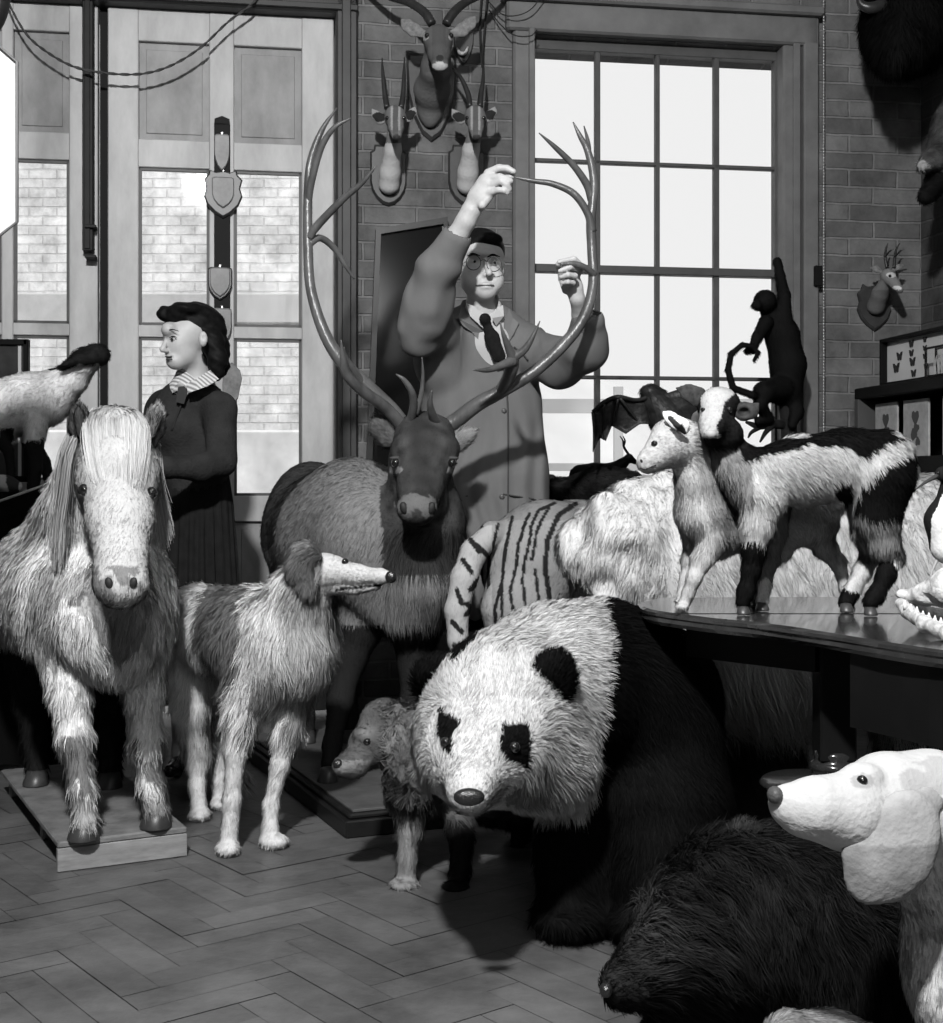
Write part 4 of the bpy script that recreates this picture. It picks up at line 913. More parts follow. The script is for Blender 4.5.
B.ell((484, 622, 4.90), (90, 60, 8), .008, sub=True)
B.ell((484, 309, 4.83), (17, 22, 17), .012, sub=True); B.cap((487, 318, 4.80), (499, 352, 4.78), 8, 1.5, .008, sub=True)
V, Q = B.mesh(.0062, folds, 1); ct = meshobj('work_coat', V, Q, m_coat, mn)
b = MB(); curve_tube(b, [(500, 352, 4.79, .8), (505, 372, 4.80, .8), (508, 420, 4.79, .8), (508, 500, 4.77, .8), (506, 608, 4.76, .8)], 6); b.build('coat_front_edge', mat('coat_seam', .06, .9, .1), ct, True)
def coat_front(x, y, dy=.0):
    # surface of the coat at a photo point: nearest front vertex
    xx, yy = px(V); i = np.where(np.hypot(xx-x, yy-y) < 3)[0]; 
    return (V[i, 1].min() if len(i) else 4.75)-dy
for x, y in ((502, 369), (508, 411), (506, 497)):
    Yf = coat_front(x-4, y); b = MB(); b.lathe([(.0085, 0), (.0095, .002), (.007, .005), (.002, .004)], W(x-4, y, Yf+.002), 14, (0, -1, 0)); b.build('button', mat('coat_button', .05, .4, .4), ct, True)
for pts in ([(462, 306), (458, 318), (463, 326), (472, 332), (484, 346), (499, 356), (488, 334), (474, 314)], [(509, 308), (513, 318), (519, 323), (514, 334), (506, 346), (501, 354), (503, 338), (504, 322)]):
    c = np.mean(pts, axis=0); b = MB(); Vv = []
    for dd in (0.004, -.007):
        for x, y in pts: Vv.append(W(x, y, min(4.86, coat_front(x, y))+dd))
    n = len(pts); b.add(Vv, [tuple(range(n)), tuple(range(2*n-1, n-1, -1))]+[(i, (i+1) % n, n+(i+1) % n, n+i) for i in range(n)]); b.build('lapel', mat('lapel', .14, .85, .15), ct)
def strip(name, pts, m, par, dd=.005, w=.9):
    b = MB(); curve_tube(b, [(x, y, coat_front(x, y)+.001, w) for x, y in pts], 6, 4); return b.build(name, m, par, True)
strip('pocket_welt', [(514, 347), (522, 353), (528, 360)], MATS['coat_seam'], ct, w=.7); strip('pocket_flap', [(503, 494), (522, 497), (536, 500), (537, 506)], MATS['coat_seam'], ct, w=.8)
strip('pocket_flap', [(444, 494), (455, 496), (468, 496)], MATS['coat_seam'], ct, w=.8)
# shirt and tie
B = Body(); B.chain([(483, 300, 4.87, 16), (484, 318, 4.88, 20), (490, 345, 4.88, 24), (494, 380, 4.9, 24)], .02, sq=((0, 1, 0), .9)); B.cap((482, 290, 4.84), (483, 304, 4.85), 16, 15, .006, sub=True)
V2, Q2 = B.mesh(.005); meshobj('shirt', V2, Q2, mat('white_shirt', .42, .8, .2), mn)
b = MB(); 
for pts in ([(466, 303), (470, 316), (484, 329), (486, 318), (474, 306)], [(503, 305), (504, 316), (496, 326), (492, 318), (498, 308)]):
    n = len(pts); Vv = [W(x, y, 4.775-(0 if abs(x-485) < 8 else -.03)) for x, y in pts]+[W(x, y, 4.79+(.03 if abs(x-485) >= 8 else 0)) for x, y in pts]
    b.add(Vv, [tuple(range(n)), tuple(range(2*n-1, n-1, -1))]+[(i, (i+1) % n, n+(i+1) % n, n+i) for i in range(n)])
b.build('shirt_collar', MATS['white_shirt'], mn)
B = Body(); B.ell((485, 319, 4.768), (6, 4, 6), .01); B.chain([(487, 325, 4.770, 4.5), (492, 338, 4.760, 7), (499, 356, 4.760, 7)], .006, sq=((0, 1, 0), .35)); V2, Q2 = B.mesh(.004)
meshobj('tie', V2, Q2, mat('dark_tie', .008, .8, .08, var=.5, vscale=60), mn)
B = Body(); B.chain([(466, 560, 4.91, 26), (468, 640, 4.92, 21), (469, 735, 4.94, 17), (469, 744, 4.94, 17)], .02); B.chain([(506, 560, 4.91, 26), (505, 640, 4.91, 21), (505, 735, 4.92, 17), (505, 744, 4.92, 17)], .02)
V2, Q2 = B.mesh(.009); meshobj('trousers', V2, Q2, mat('black_trousers', .004, .9, .05), mn)
for x in (469, 505):
    B = Body(); B.chain([(x, 756, 4.92, 9), (x-2, 759, 4.80, 9), (x-3, 761, 4.68, 7)], .02, sq=((0, 0, 1), .75)); V2, Q2 = B.mesh(.006)
    V2[:, 2] = np.maximum(V2[:, 2], .058); meshobj('shoe', V2, Q2, mat('black_leather', .012, .25, .5), mn)
bx = MB(); bx.box((-.06, 4.64, 0), (.24, 5.15, .056), .006); tag(bx.build('standing_board', MATS['dark_wood']), 'low dark board on the floor under the feet of the coated man', 'board')
# ---------------- woman in the dark sweater
wm = root('person', W(190, 775, 4.72), 'young dark-haired woman in dark sweater and pleated skirt beside the pony, facing left', 'person', None)
B = Body()
B.ell((192, 331, 4.74), (24, 24, 25), .02); B.ell((180, 343, 4.70), (17, 17, 22), .02); B.ell((176, 361, 4.68), (10, 10, 9), .014); B.ell((186, 355, 4.71), (13, 16, 13), .015)
B.cap((166.5, 339, 4.655), (162.5, 349.5, 4.64), 1.8, 3.2, .006); B.ell((166, 351, 4.65), (3, 4, 2.2), .004)
B.ell((169.5, 330, 4.66), (8, 12, 8), .015)
B.ell((173, 338, 4.628), (5.0, 3.0, 3.2), .006, sub=True); B.ell((165.5, 339, 4.70), (2.6, 6, 3), .005, sub=True)
B.ell((169.5, 356, 4.65), (4.2, 5, 1.6), .004); B.ell((170.5, 360, 4.655), (4.0, 5, 1.7), .004); B.cap((165, 358, 4.645), (174, 357.6, 4.62), .6, .5, .002, sub=True)
B.ell((203, 339, 4.60), (4.6, 3.6, 8), .005); B.ell((203.5, 337, 4.585), (2.3, 2.5, 4.4), .003, sub=True)
B.chain([(196, 362, 4.74, 12.5), (199, 385, 4.76, 13), (196, 400, 4.76, 18)], .02)
B.chain([(192, 415, 4.76, 34), (194, 470, 4.76, 26), (196, 510, 4.76, 31), (194, 560, 4.76, 30)], .04, sq=((0, 1, 0), .72))
B.chain([(221, 412, 4.66, 12), (221, 462, 4.58, 9), (168, 468, 4.42, 7), (150, 470, 4.36, 5.5)], .012)
B.chain([(160, 412, 4.84, 12), (152, 458, 4.80, 9), (136, 474, 4.55, 7), (128, 474, 4.46, 5.5)], .012)
for k, (x, y, Yh, s) in enumerate(((150, 470, 4.36, 1), (128, 474, 4.46, 1))):
    B.chain([(x, y, Yh, 5.5), (x-7, y+1, Yh-.02, 6.8), (x-12, y+2, Yh-.03, 6.2)], .008, sq=((0, 1, .3), .6))
    for j, (dy, L) in enumerate(((-4.5, 13), (-1.5, 15), (1.5, 14), (4.6, 11))):
        B.chain([(x-12, y+dy+2, Yh-.03, 2.5), (x-12-L*.55, y+dy+3.5, Yh-.05, 2.2), (x-12-L, y+dy+8, Yh-.04, 1.7)], .003)
    B.chain([(x-4, y-4, Yh-.03, 3), (x-12, y-8, Yh-.06, 2.5), (x-18, y-7, Yh-.07, 2)], .004)
B.chain([(186, 560, 4.76, 19), (184, 660, 4.76, 12), (182, 705, 4.78, 11.5), (180, 750, 4.76, 7.5), (179, 764, 4.74, 7)], .02); B.chain([(204, 560, 4.78, 19), (204, 660, 4.78, 12), (204, 705, 4.8, 11.5), (202, 750, 4.8, 7.5), (201, 762, 4.8, 7)], .02)
V, Q = B.mesh(.0042, smooth=1); meshobj('body', V, Q, m_skin_w, wm)
# hair swept back into a long roll
B = Body(); B.ell((197, 325, 4.76), (26, 28, 23), .012); B.ell((180, 317, 4.72), (16, 22, 11), .014); B.ell((165, 314, 4.70), (8, 12, 8), .008); B.ell((186, 310, 4.70), (18, 20, 8), .01)
B.chain([(207, 332, 4.76, 20), (214, 350, 4.76, 15), (218, 366, 4.75, 10.5), (217, 375, 4.74, 6)], .02)
B.chain([(212, 340, 4.70, 12), (217, 360, 4.69, 9.5), (218, 374, 4.69, 6)], .02)
B.ell((182, 345, 4.62), (16, 24, 24), .008, sub=True); B.ell((200, 340, 4.60), (9, 9, 12), .006, sub=True); B.ell((192, 366, 4.66), (14, 34, 20), .008, sub=True)
def hb(P): return -.004*(np.sin(P[:, 2]*160+P[:, 0]*90)*.5)
V, Q = B.mesh(.0048, hb); meshobj('hair', V, Q, mat('dark_hair', .005, .6, .08, var=.6, vscale=50), wm)
MB().ball(W(173.5, 338.4, 4.645), .0105, 12, 8).build('eye', MATS['eye_white'], wm, True); MB().ball(W(172.0, 339.3, 4.637), .0056, 10, 6).build('iris', MATS['iris_dark'], wm, True)
b = MB(); curve_tube(b, [(169.5, 337.6, 4.634, .3), (173, 336.2, 4.628, .6), (177, 337.6, 4.630, .3)], 6); b.build('eyelashes', MATS['dark_hair'], wm, True)
b = MB(); curve_tube(b, [(167, 331.0, 4.628, .2), (172, 329.4, 4.617, .6), (179, 331.2, 4.617, .2)], 6); b.build('eyebrow', MATS['dark_hair'], wm, True)
B = Body(); B.ell((168.6, 356.6, 4.642), (4.0, 2.6, 1.1), .003); B.ell((169.4, 359.3, 4.644), (3.6, 2.6, 1.2), .003); V, Q = B.mesh(.0025); meshobj('lips', V, Q, mat('lipstick', .06, .4, .4), wm)
# sweater
m_sw = knit('dark_knit', .024, 14, .4)
def fw(P): return -.006*(noise(P, 14, 75)-.5)
B = Body()
B.chain([(191, 416, 4.76, 39), (193, 455, 4.76, 34), (196, 500, 4.76, 33)], .04, sq=((0, 1, 0), .78))
B.cap((164, 404, 4.82), (196, 396, 4.78), 15, 14, .03); B.cap((196, 396, 4.78), (219, 408, 4.68), 14, 16, .03); B.ell((176, 430, 4.70), (20, 22, 20), .04)
B.chain([(220, 410, 4.67, 17), (222, 462, 4.59, 14), (200, 468, 4.52, 13), (166, 468, 4.42, 10), (156, 469, 4.38, 8.5)], .025)
B.chain([(160, 412, 4.84, 16), (152, 456, 4.80, 13), (140, 472, 4.60, 9)], .025)
B.ell((197, 372, 4.76), (17, 19, 20), .012, sub=True); B.cap((186, 388, 4.66), (176, 424, 4.62), 6, 1, .006, sub=True)
V, Q = B.mesh(.0062, fw); swt = meshobj('sweater', V, Q, m_sw, wm)
b = MB(); curve_tube(b, [(186, 392, 4.67, 1.1), (180, 408, 4.645, 1.1), (172, 430, 4.62, 1.2)], 6); b.build('placket', mat('knit_edge', .02, .9, .1), swt, True)
# striped blouse collar
m, nt, N, L, bs = _new('striped_cotton'); tc = N.new('ShaderNodeTexCoord'); wv = N.new('ShaderNodeTexWave'); wv.inputs['Scale'].default_value = 26; wv.bands_direction = 'DIAGONAL'; L.new(tc.outputs['Object'], wv.inputs[0])
r = N.new('ShaderNodeMapRange'); r.inputs[3].default_value = .16; r.inputs[4].default_value = .55; L.new(wv.outputs[1], r.inputs[0]); L.new(r.outputs[0], bs.inputs['Base Color']); bs.inputs['Roughness'].default_value = .9
def plate_px(name, pts, th, m, par):
    n = len(pts); V = [W(*p) for p in pts]+[W(p[0], p[1], p[2]+th) for p in pts]
    return MB().add(V, [tuple(range(n)), tuple(range(2*n-1, n-1, -1))]+[(i, (i+1) % n, n+(i+1) % n, n+i) for i in range(n)]).build(name, m, par)
plate_px('blouse_collar', [(186, 384, 4.62), (196, 379, 4.61), (210, 370, 4.66), (219, 379, 4.64), (208, 386, 4.60), (197, 390, 4.59), (188, 393, 4.60)], .012, m, wm)
plate_px('blouse_collar', [(180, 381, 4.64), (184, 385, 4.63), (181, 389, 4.64), (172, 393, 4.66), (175, 386, 4.66)], .012, m, wm)
B = Body(); B.chain([(190, 378, 4.76, 15), (188, 395, 4.74, 20), (180, 415, 4.70, 16)], .02, sq=((0, 1, 0), .9)); V, Q = B.mesh(.006); meshobj('blouse', V, Q, m, wm)
plate_px('neck_bow', [(178, 387, 4.625), (184, 386, 4.62), (188, 390, 4.62), (184, 404, 4.625), (176, 402, 4.63)], .012, mat('dark_ribbon', .03, .7, .2), wm)
# pleated skirt
mbS = MB(); rings = [(470, 32), (505, 37), (540, 39), (600, 43), (660, 50), (700, 54)]; n = 96; V = []
for y, r in rings:
    c = W(196, y, 4.76); rr = r*4.76/F
    for k in range(n):
        a = 2*math.pi*k/n; q = rr*(1+.035*(1 if k % 4 < 2 else -1)*min(1, (y-480)/60)); V.append(c+np.array((q*math.cos(a), .74*q*math.sin(a), 0)))
Fc = [(i*n+(k+1) % n, i*n+k, (i+1)*n+k, (i+1)*n+(k+1) % n) for i in range(len(rings)-1) for k in range(n)]+[tuple(range(n)), tuple((len(rings)-1)*n+k for k in range(n-1, -1, -1))]
mbS.add(V, Fc); mbS.build('skirt', knit('skirt_wool', .012, 20, .2), wm)
for x, Yf in ((176, 4.66), (200, 4.74)):
    B = Body(); B.chain([(x+4, 762, Yf+.10, 9), (x, 768, Yf+.02, 8), (x-6, 771, Yf-.08, 6.5)], .02); B.cap((x+6, 764, Yf+.13), (x+6, 772, Yf+.13), 5, 5, .01)
    V, Q = B.mesh(.006); V[:, 2] = np.maximum(V[:, 2], .002); meshobj('shoe', V, Q, MATS['black_leather'], wm)
# ================================================================== the polished table and what stands on it
def Yw(x): return float(Y0+wu(x)*sT)
ZTOP = .74
def T(x, y, z=ZTOP):
    Yv = (H-z)*F/(y-HY); return W(x, y, Yv)
tb = root('pedestal_table', (.76, 2.8, 0), 'dark polished drop-leaf table on a turned pedestal under the two kids', 'table')
m_tab = mat('polished_mahogany', .022, .18, .5, var=.35, vscale=3, stretch=(1, 6, 1), coat=.4)
m_tabd = mat('dark_mahogany', .004, .5, .15, var=.4, vscale=5)
fe = spline([(637, 602), (648, 609), (700, 616.5), (760, 623), (830, 633), (890, 642.5), (950, 651), (1010, 656)], 5)
out = [T(x, y) for x, y in fe]+[np.array((1.35, 2.35, .74)), np.array((1.6, 2.7, .74)), np.array((1.55, 3.35, .74)), T(760, 596.5), T(660, 597.5)]
cc = np.mean(out, axis=0)
b = MB(); n = len(out); V = []
for z, s in ((.74, -.012), (.735, 0), (.728, 0), (.724, -.008), (.716, -.004), (.708, -.016)):
    for p in out:
        d = (p-cc)[:2]; d = d/np.linalg.norm(d); V.append((p[0]+d[0]*s, p[1]+d[1]*s, z))
b.add(V, [(i*n+(k+1) % n, i*n+k, (i+1)*n+k, (i+1)*n+(k+1) % n) for i in range(5) for k in range(n)]+[tuple(range(n)), tuple(range(6*n-1, 5*n-1, -1))])
b.build('tabletop', m_tab, tb)
b = MB(); A0, A1 = T(645, 613.2), np.array((1.5, 2.905, .74)); b.box((A0[0]+.04, 2.925, .7395), (1.5, 2.929, .7409)); b.build('leaf_joint', m_tabd, tb)
def board(mb, p, q, z0, z1, th):
    p, q = np.array(p, float), np.array(q, float); d = (q-p)/np.linalg.norm(q-p); nn = np.array((-d[1], d[0]))*th
    V = [(*(p), z0), (*(q), z0), (*(q+nn), z0), (*(p+nn), z0), (*(p), z1), (*(q), z1), (*(q+nn), z1), (*(p+nn), z1)]
    return mb.add(V, [(0, 3, 2, 1), (4, 5, 6, 7), (0, 1, 5, 4), (1, 2, 6, 5), (2, 3, 7, 6), (3, 0, 4, 7)])
b = MB(); board(b, (.480, 3.02), (.705, 2.77), .635, .708, .03); board(b, (.50, 3.03), (1.45, 3.10), .635, .708, .03); b.build('apron', m_tabd, tb)
lf = MB(); q = spline([T(850, 634)[:2], T(890, 640)[:2], T(943, 648)[:2], T(1000, 653)[:2]], 4)
for a, c in zip(q[:-1], q[1:]): board(lf, a, c, .565, .706, .018)
lf.build('drop_leaf', m_tabd, tb)
b = MB(); b.box((.715, 2.765, .45), (.79, 2.835, .71), .004); b.build('column', m_tabd, tb)
b = MB(); b.lathe([(.03, .10), (.06, .14), (.068, .20), (.045, .30), (.05, .345), (.066, .36), (.070, .375), (.066, .39), (.05, .398), (.052, .404), (.056, .411), (.052, .418), (.044, .423), (.048, .432), (.052, .438), (.046, .446), (.038, .452), (.042, .462), (.036, .47)], (.752, 2.8, 0), 28); b.build('turned_shaft', m_tab, tb, True)
b = MB(); b.lathe([(.02, .372), (.115, .376), (.122, .384), (.115, .392), (.02, .394)], (.735, 2.87, 0), 32); b.build('shaft_collar', m_tab, tb, True)
for a in (90, 210, 330):
    ca, sa = math.cos(math.radians(a)), math.sin(math.radians(a)); b = MB()
    b.tube([(.752+ca*r, 2.8+sa*r, z) for r, z in ((.03, .20), (.10, .17), (.15, .08), (.19, .03), (.21, .022))], [.032, .03, .026, .024, .02], 10); b.build('foot', m_tabd, tb, True)
# ---------------- pale kid
ka = root('goat_kid', T(700, 607), 'pale cream kid with pricked ear facing left, in front of the pied kid', 'goat')
B = Body()
B.chain([(681, 441, 2.99, 22), (668, 447, 2.97, 20), (655, 457, 2.955, 13), (647, 462, 2.95, 10.5)], .015); B.ell((673, 433, 2.99), (21, 19, 15), .012)
B.ell((648, 467, 2.95), (8, 8, 5), .008); B.cap((638, 468, 2.925), (657, 464, 2.915), 1.3, 1.0, .004, sub=True)
B.chain([(690, 448, 3.00, 19), (698, 478, 3.01, 20), (702, 510, 3.03, 24), (712, 530, 3.06, 27)], .03)
B.chain([(712, 528, 3.07, 27), (750, 520, 3.12, 28), (790, 514, 3.14, 29), (812, 518, 3.15, 26)], .03); B.ell((704, 520, 3.01), (18, 20, 24), .02)
B.chain([(712, 540, 3.0, 15), (702, 560, 2.99, 10), (694, 578, 2.98, 7), (689, 592, 2.985, 5.5), (684, 603, 2.99, 6)], .012); B.ell((682, 606.5, 2.975), (7.5, 9, 3.6), .006)
B.chain([(700, 535, 3.08, 14), (690, 560, 3.09, 8), (686, 580, 3.085, 6), (682, 594, 3.08, 5.5)], .012); B.ell((681, 601, 3.07), (6.5, 8, 3.4), .006)
B.chain([(786, 526, 3.13, 22), (780, 548, 3.14, 11), (768, 566, 3.14, 7), (757, 588, 3.14, 5.5), (752, 601, 3.12, 6)], .014)
B.chain([(812, 522, 3.16, 22), (824, 545, 3.17, 11), (838, 563, 3.17, 7), (846, 588, 3.14, 5.5), (849, 601, 3.12, 6)], .014)
B.ell((838, 508, 3.16), (8, 6, 5), .01)
def c_ka(P):
    x, y = px(P); n = fbm(P, 16, 81); g = .42+.1*(n-.5)
    dk = inpoly(x+6*(n-.5), y, [(694, 440), (706, 452), (716, 490), (722, 520), (716, 545), (704, 500), (698, 470)]) | (x > 716)
    g = np.where(dk, .24+.12*n, g); g = np.where((x > 760) & (y > 575), .07, g)
    g = np.where((np.hypot((x-696)/9, (y-532)/12) < 1), .16, g); g = np.where((x > 790), .34, g); return g
o, V, Q = skin('body', ka, B, .0045, c_ka)
fl = flow([(670, 440, 2.95, (.8, .2, .1)), (700, 490, 3.0, (.2, 0, -1)), (760, 520, 3.1, (.8, 0, -.6)), (700, 570, 3, (.1, 0, -1)), (830, 560, 3.1, (.2, 0, -1))])
fur('fur', ka, V, Q, 26000, lambda P: np.where((px(P)[0] < 692) & (px(P)[1] < 474), .006, np.where(px(P)[1] > 560, .007, .017)), fl, c_ka, .0018, .18, .4, .014, .2)
eye(ka, (654.5, 444, 2.862), 3.6)
spot(ka, 'nostril', 641.5, 461, 1.3, 2.0, MATS['nostril'], .1, 30)
b = MB(); curve_tube(b, [(x, y, front(x, y, 1.5, 2.9)+.0005, .7) for x, y in ((640, 468), (645, 469.5), (650, 467.5), (656, 465))], 6); b.build('mouth', MATS['nostril'], ka, True)
B = Body(); B.chain([(688, 437, 2.96, 5), (681, 426, 2.94, 7.5), (670, 417, 2.94, 5), (662, 412, 2.945, 1.5)], .006, sq=((0, 1, 0), .4)); B.chain([(685, 432, 2.915, 3), (678, 424, 2.90, 4.5), (669, 417.5, 2.91, 2)], .004); V2, Q2 = B.mesh(.0035)
x, y = px(V2); cI = np.where(inpoly(x, y, [(664, 414), (672, 416), (684, 427), (688, 437), (680, 434), (671, 424)]) & (V2[:, 1] < 2.935), .03, .66); meshobj('ear', V2, Q2, MATS['hide'], ka, col=cI)
B = Body(); B.chain([(692, 428, 3.03, 5), (700, 418, 3.04, 7), (705, 410, 3.04, 2)], .006, sq=((0, 1, 0), .4)); V2, Q2 = B.mesh(.0035); meshobj('ear', V2, Q2, MATS['hide'], ka, col=np.full(len(V2), .6))
for x, y, Y in ((752, 608.6, 3.045+.06), (849, 608.4, 3.05+.06), ): hoof(ka, x, y-3, Y, 5, 6)
# ---------------- pied kid
kb = root('goat_kid', T(800, 611), 'black and white kid with white blaze looking at the viewer, on the table', 'goat')
B = Body()
B.chain([(758, 476, 2.95, 27), (800, 470, 2.95, 31), (845, 464, 2.95, 32), (882, 460, 2.95, 30)], .03); B.ell((884, 474, 2.94), (26, 26, 32), .02); B.ell((762, 490, 2.94), (22, 24, 30), .02)
B.chain([(724, 440, 2.98, 17), (736, 466, 2.97, 20), (752, 484, 2.96, 24)], .025)
B.ell((719, 405, 2.99), (21, 21, 18), .012); B.chain([(717, 408, 2.97, 18), (714, 424, 2.92, 14), (711, 431, 2.895, 11)], .012); B.ell((724, 434, 2.94), (19, 17, 17), .015)
B.chain([(762, 500, 2.91, 22), (757, 525, 2.905, 15), (754, 548, 2.90, 10), (751, 570, 2.90, 8), (746, 590, 2.90, 7), (743, 601, 2.90, 7)], .014)
B.chain([(775, 500, 3.02, 16), (776, 530, 3.03, 9), (770, 560, 3.02, 7), (764, 585, 3.0, 6), (762, 600, 2.99, 6)], .014)
B.chain([(880, 480, 2.92, 32), (878, 515, 2.91, 21), (884, 543, 2.91, 14), (892, 556, 2.92, 9.5), (886, 575, 2.90, 8), (876, 595, 2.89, 7), (870, 602, 2.885, 7)], .016)
B.chain([(868, 490, 3.0, 24), (866, 530, 3.01, 13), (872, 553, 3.03, 9), (862, 572, 3.01, 8), (851, 592, 2.98, 7), (846, 602, 2.97, 7)], .014)
B.chain([(899, 450, 2.96, 12), (907, 470, 2.97, 9), (909, 484, 2.97, 4)], .012)
def c_kb(P):
    x, y = px(P); n = fbm(P, 20, 85); x2 = x+8*(n-.5); y2 = y+8*(noise(P, 40, 86)-.5)
    g = np.full(len(P), .48)
    blk = inpoly(x2, y2, [(738, 446), (800, 436), (845, 422), (880, 425), (902, 440), (880, 446), (868, 456), (845, 448), (800, 446), (760, 456), (742, 462)])
    blk |= inpoly(x2, y2, [(855, 500), (862, 484), (900, 455), (915, 450), (918, 500), (905, 515), (880, 520), (856, 512)]) | inpoly(x2, y2, [(832, 484), (850, 476), (852, 500), (838, 506)])
    grey = inpoly(x2, y2, [(850, 512), (912, 505), (905, 562), (858, 562)])
    blk2 = ((y2 > 540) & (x < 790) & (P[:, 1] < 2.96)) | ((y2 > 558) & (x > 836) & ~((P[:, 1] > 2.945) & (y2 < 592)))
    grey2 = (x2 < 752) & (y2 > 440) & (y2 < 505)
    g = np.where(grey, .12+.16*n, g); g = np.where(grey2, .15+.16*noise(P, 90, 3), g); g = np.where(blk | blk2, .005, g)
    g = np.where((P[:, 1] > 2.99) & (x < 800) & (y > 500), .13, g); g = np.where(np.hypot((x-898)/5, (y-562)/4) < 1, .7, g)
    hd = (y < 448) & (x < 748); bl = inpoly(x, y, [(700, 384), (726, 384), (735, 394), (725, 402), (721, 418), (716, 426), (720, 438), (700, 438), (698, 424), (701, 405)])
    g = np.where(hd, .010, g); g = np.where(hd & bl, .40, g); return g
o, V, Q = skin('body', kb, B, .0045, c_kb)
fl = flow([(718, 410, 2.95, (0, .3, 1)), (740, 460, 2.9, (.3, 0, -1)), (800, 470, 2.9, (.9, 0, -.5)), (880, 480, 2.9, (.5, 0, -1)), (755, 550, 2.9, (0, 0, -1)), (880, 560, 2.9, (.1, 0, -1))])
fur('fur', kb, V, Q, 42000, lambda P: np.where((px(P)[0] < 746) & (px(P)[1] < 444), .006, np.where(px(P)[1] > 560, .011, .020)), fl, c_kb, .0018, .2, .4, .014, .2)
eye(kb, (729, 410, 2.89), 3.4); eye(kb, (703, 410, 2.92), 2.6)
for s, pts in ((-1, [(707, 402, 2.99, 5), (698, 397, 2.98, 9), (688, 392, 2.98, 7), (677, 388, 2.98, 1.5)]), (1, [(733, 404, 2.99, 5), (744, 411, 2.96, 9), (751, 411, 2.95, 7), (758, 404, 2.95, 1.5)])):
    B = Body(); B.chain(pts, .006, sq=((0, 1, 0), .4)); B.ell((pts[1][0], pts[1][1]+1, 2.945), (6, 9, 4.5), .005, sub=True); V2, Q2 = B.mesh(.0035); meshobj('ear', V2, Q2, mat('dark_ear', .035, .8, .1, var=.6, vscale=60), kb)
B = Body(); B.ell((711, 434, 2.868), (6, 5, 4.5), .005); V2, Q2 = B.mesh(.003); meshobj('nose', V2, Q2, mat('grey_nose', .30, .5, .3), kb)
for x, y, Y in ((743, 612, 2.965-.07), (762, 608, 2.985), (870, 613, 2.88), (846, 611, 2.95)): hoof(kb, x, 480+.288*F/Y, Y, 6.5, 8)
# ---------------- animal skull at the right end of the table
sk = root('animal_skull', T(925, 635), 'pale animal skull with open toothed jaws on the right end of the table', 'skull')
B = Body(); B.chain([(904, 596, 2.70, 6), (925, 594, 2.66, 11), (950, 588, 2.62, 20), (980, 588, 2.6, 22)], .012); B.ell((902, 594, 2.69), (6, 6, 5), .004); B.ell((918, 600, 2.60), (7, 12, 4), .006, sub=True); B.ell((950, 598, 2.55), (13, 12, 9), .008, sub=True)
B.cap((912, 597, 2.64), (980, 606, 2.58), 3.5, 10, .006, sub=True)
def sb(P): return .004*(noise(P, 60, 87)-.5)
V2, Q2 = B.mesh(.0035, sb); m_bone = mat('old_bone', .42, .6, .3, var=.5, vscale=40, bump=.5, bscale=90); meshobj('cranium', V2, Q2, m_bone, sk)
B = Body(); B.chain([(900, 603, 2.66, 5), (908, 612, 2.60, 7), (925, 624, 2.50, 7.5), (950, 634, 2.42, 9), (980, 630, 2.44, 12)], .01); B.chain([(900, 603, 2.68, 4.5), (925, 612, 2.72, 6), (955, 618, 2.72, 8), (980, 612, 2.6, 12)], .01)
V2, Q2 = B.mesh(.0035, sb); V2[:, 2] = np.maximum(V2[:, 2], .7415); meshobj('jawbone', V2, Q2, m_bone, sk)
for i, (x, y) in enumerate(((905, 607), (911, 611), (917, 614), (923, 618), (929, 620), (935, 623), (941, 625))):
    Yt = 2.585-.022*i; b = MB(); b.lathe([(.004, -.004), (.0045, .004), (.001, .014)], W(x, y, Yt), 8); b.build('tooth', mat('tooth_enamel', .6, .3, .5), sk, True)
# ---------------- pied wading bird behind it
bd = root('wading_bird', T(935, 606), 'black-backed white-breasted wading bird standing behind the skull', 'bird')
B = Body(); B.chain([(950, 545, 2.98, 20), (944, 520, 2.98, 18), (950, 490, 2.98, 9), (948, 478, 2.98, 6)], .015); B.ell((944, 474, 2.97), (9, 9, 8), .006); B.chain([(952, 545, 2.99, 18), (962, 570, 3.0, 9), (966, 584, 3.0, 3)], .01)
V2, Q2 = B.mesh(.0035); x, y = px(V2); n = noise(V2, 40, 2); c = np.where(((x < 930+3*n) & (y > 505)) | (y < 492) | (x < 926+(530-y)*.42+3*n) & (y < 530) | (x > 958), .012, .66)
meshobj('body', V2, Q2, MATS['hide'], bd, col=c); eye(bd, (938, 473, 2.955), 1.6)
b = MB(); curve_tube(b, [(937, 476, 2.96, 2.5), (926, 482, 2.93, 1.8), (915, 490, 2.90, .5)], 8); b.build('bill', mat('bill_horn', .05, .4, .4), bd, True)
for x in (931, 946):
    b = MB(); curve_tube(b, [(x+8, 556, 2.98, 2), (x, 575, 2.98, 1.0), (x+1, 590, 2.98, 1.0), (x, 480+.29*F/2.98-1.2, 2.98, 1.1)], 8)
    for a in (-150, -90, -30): c0 = W(x, 480+.285*F/2.98, 2.98); b.tube([c0, c0+np.array((.02*math.cos(math.radians(a)), .02*math.sin(math.radians(a)), -.0025))], [.0022, .0012], 6)
    b.build('leg', mat('bird_leg', .35, .5, .3), bd, True)
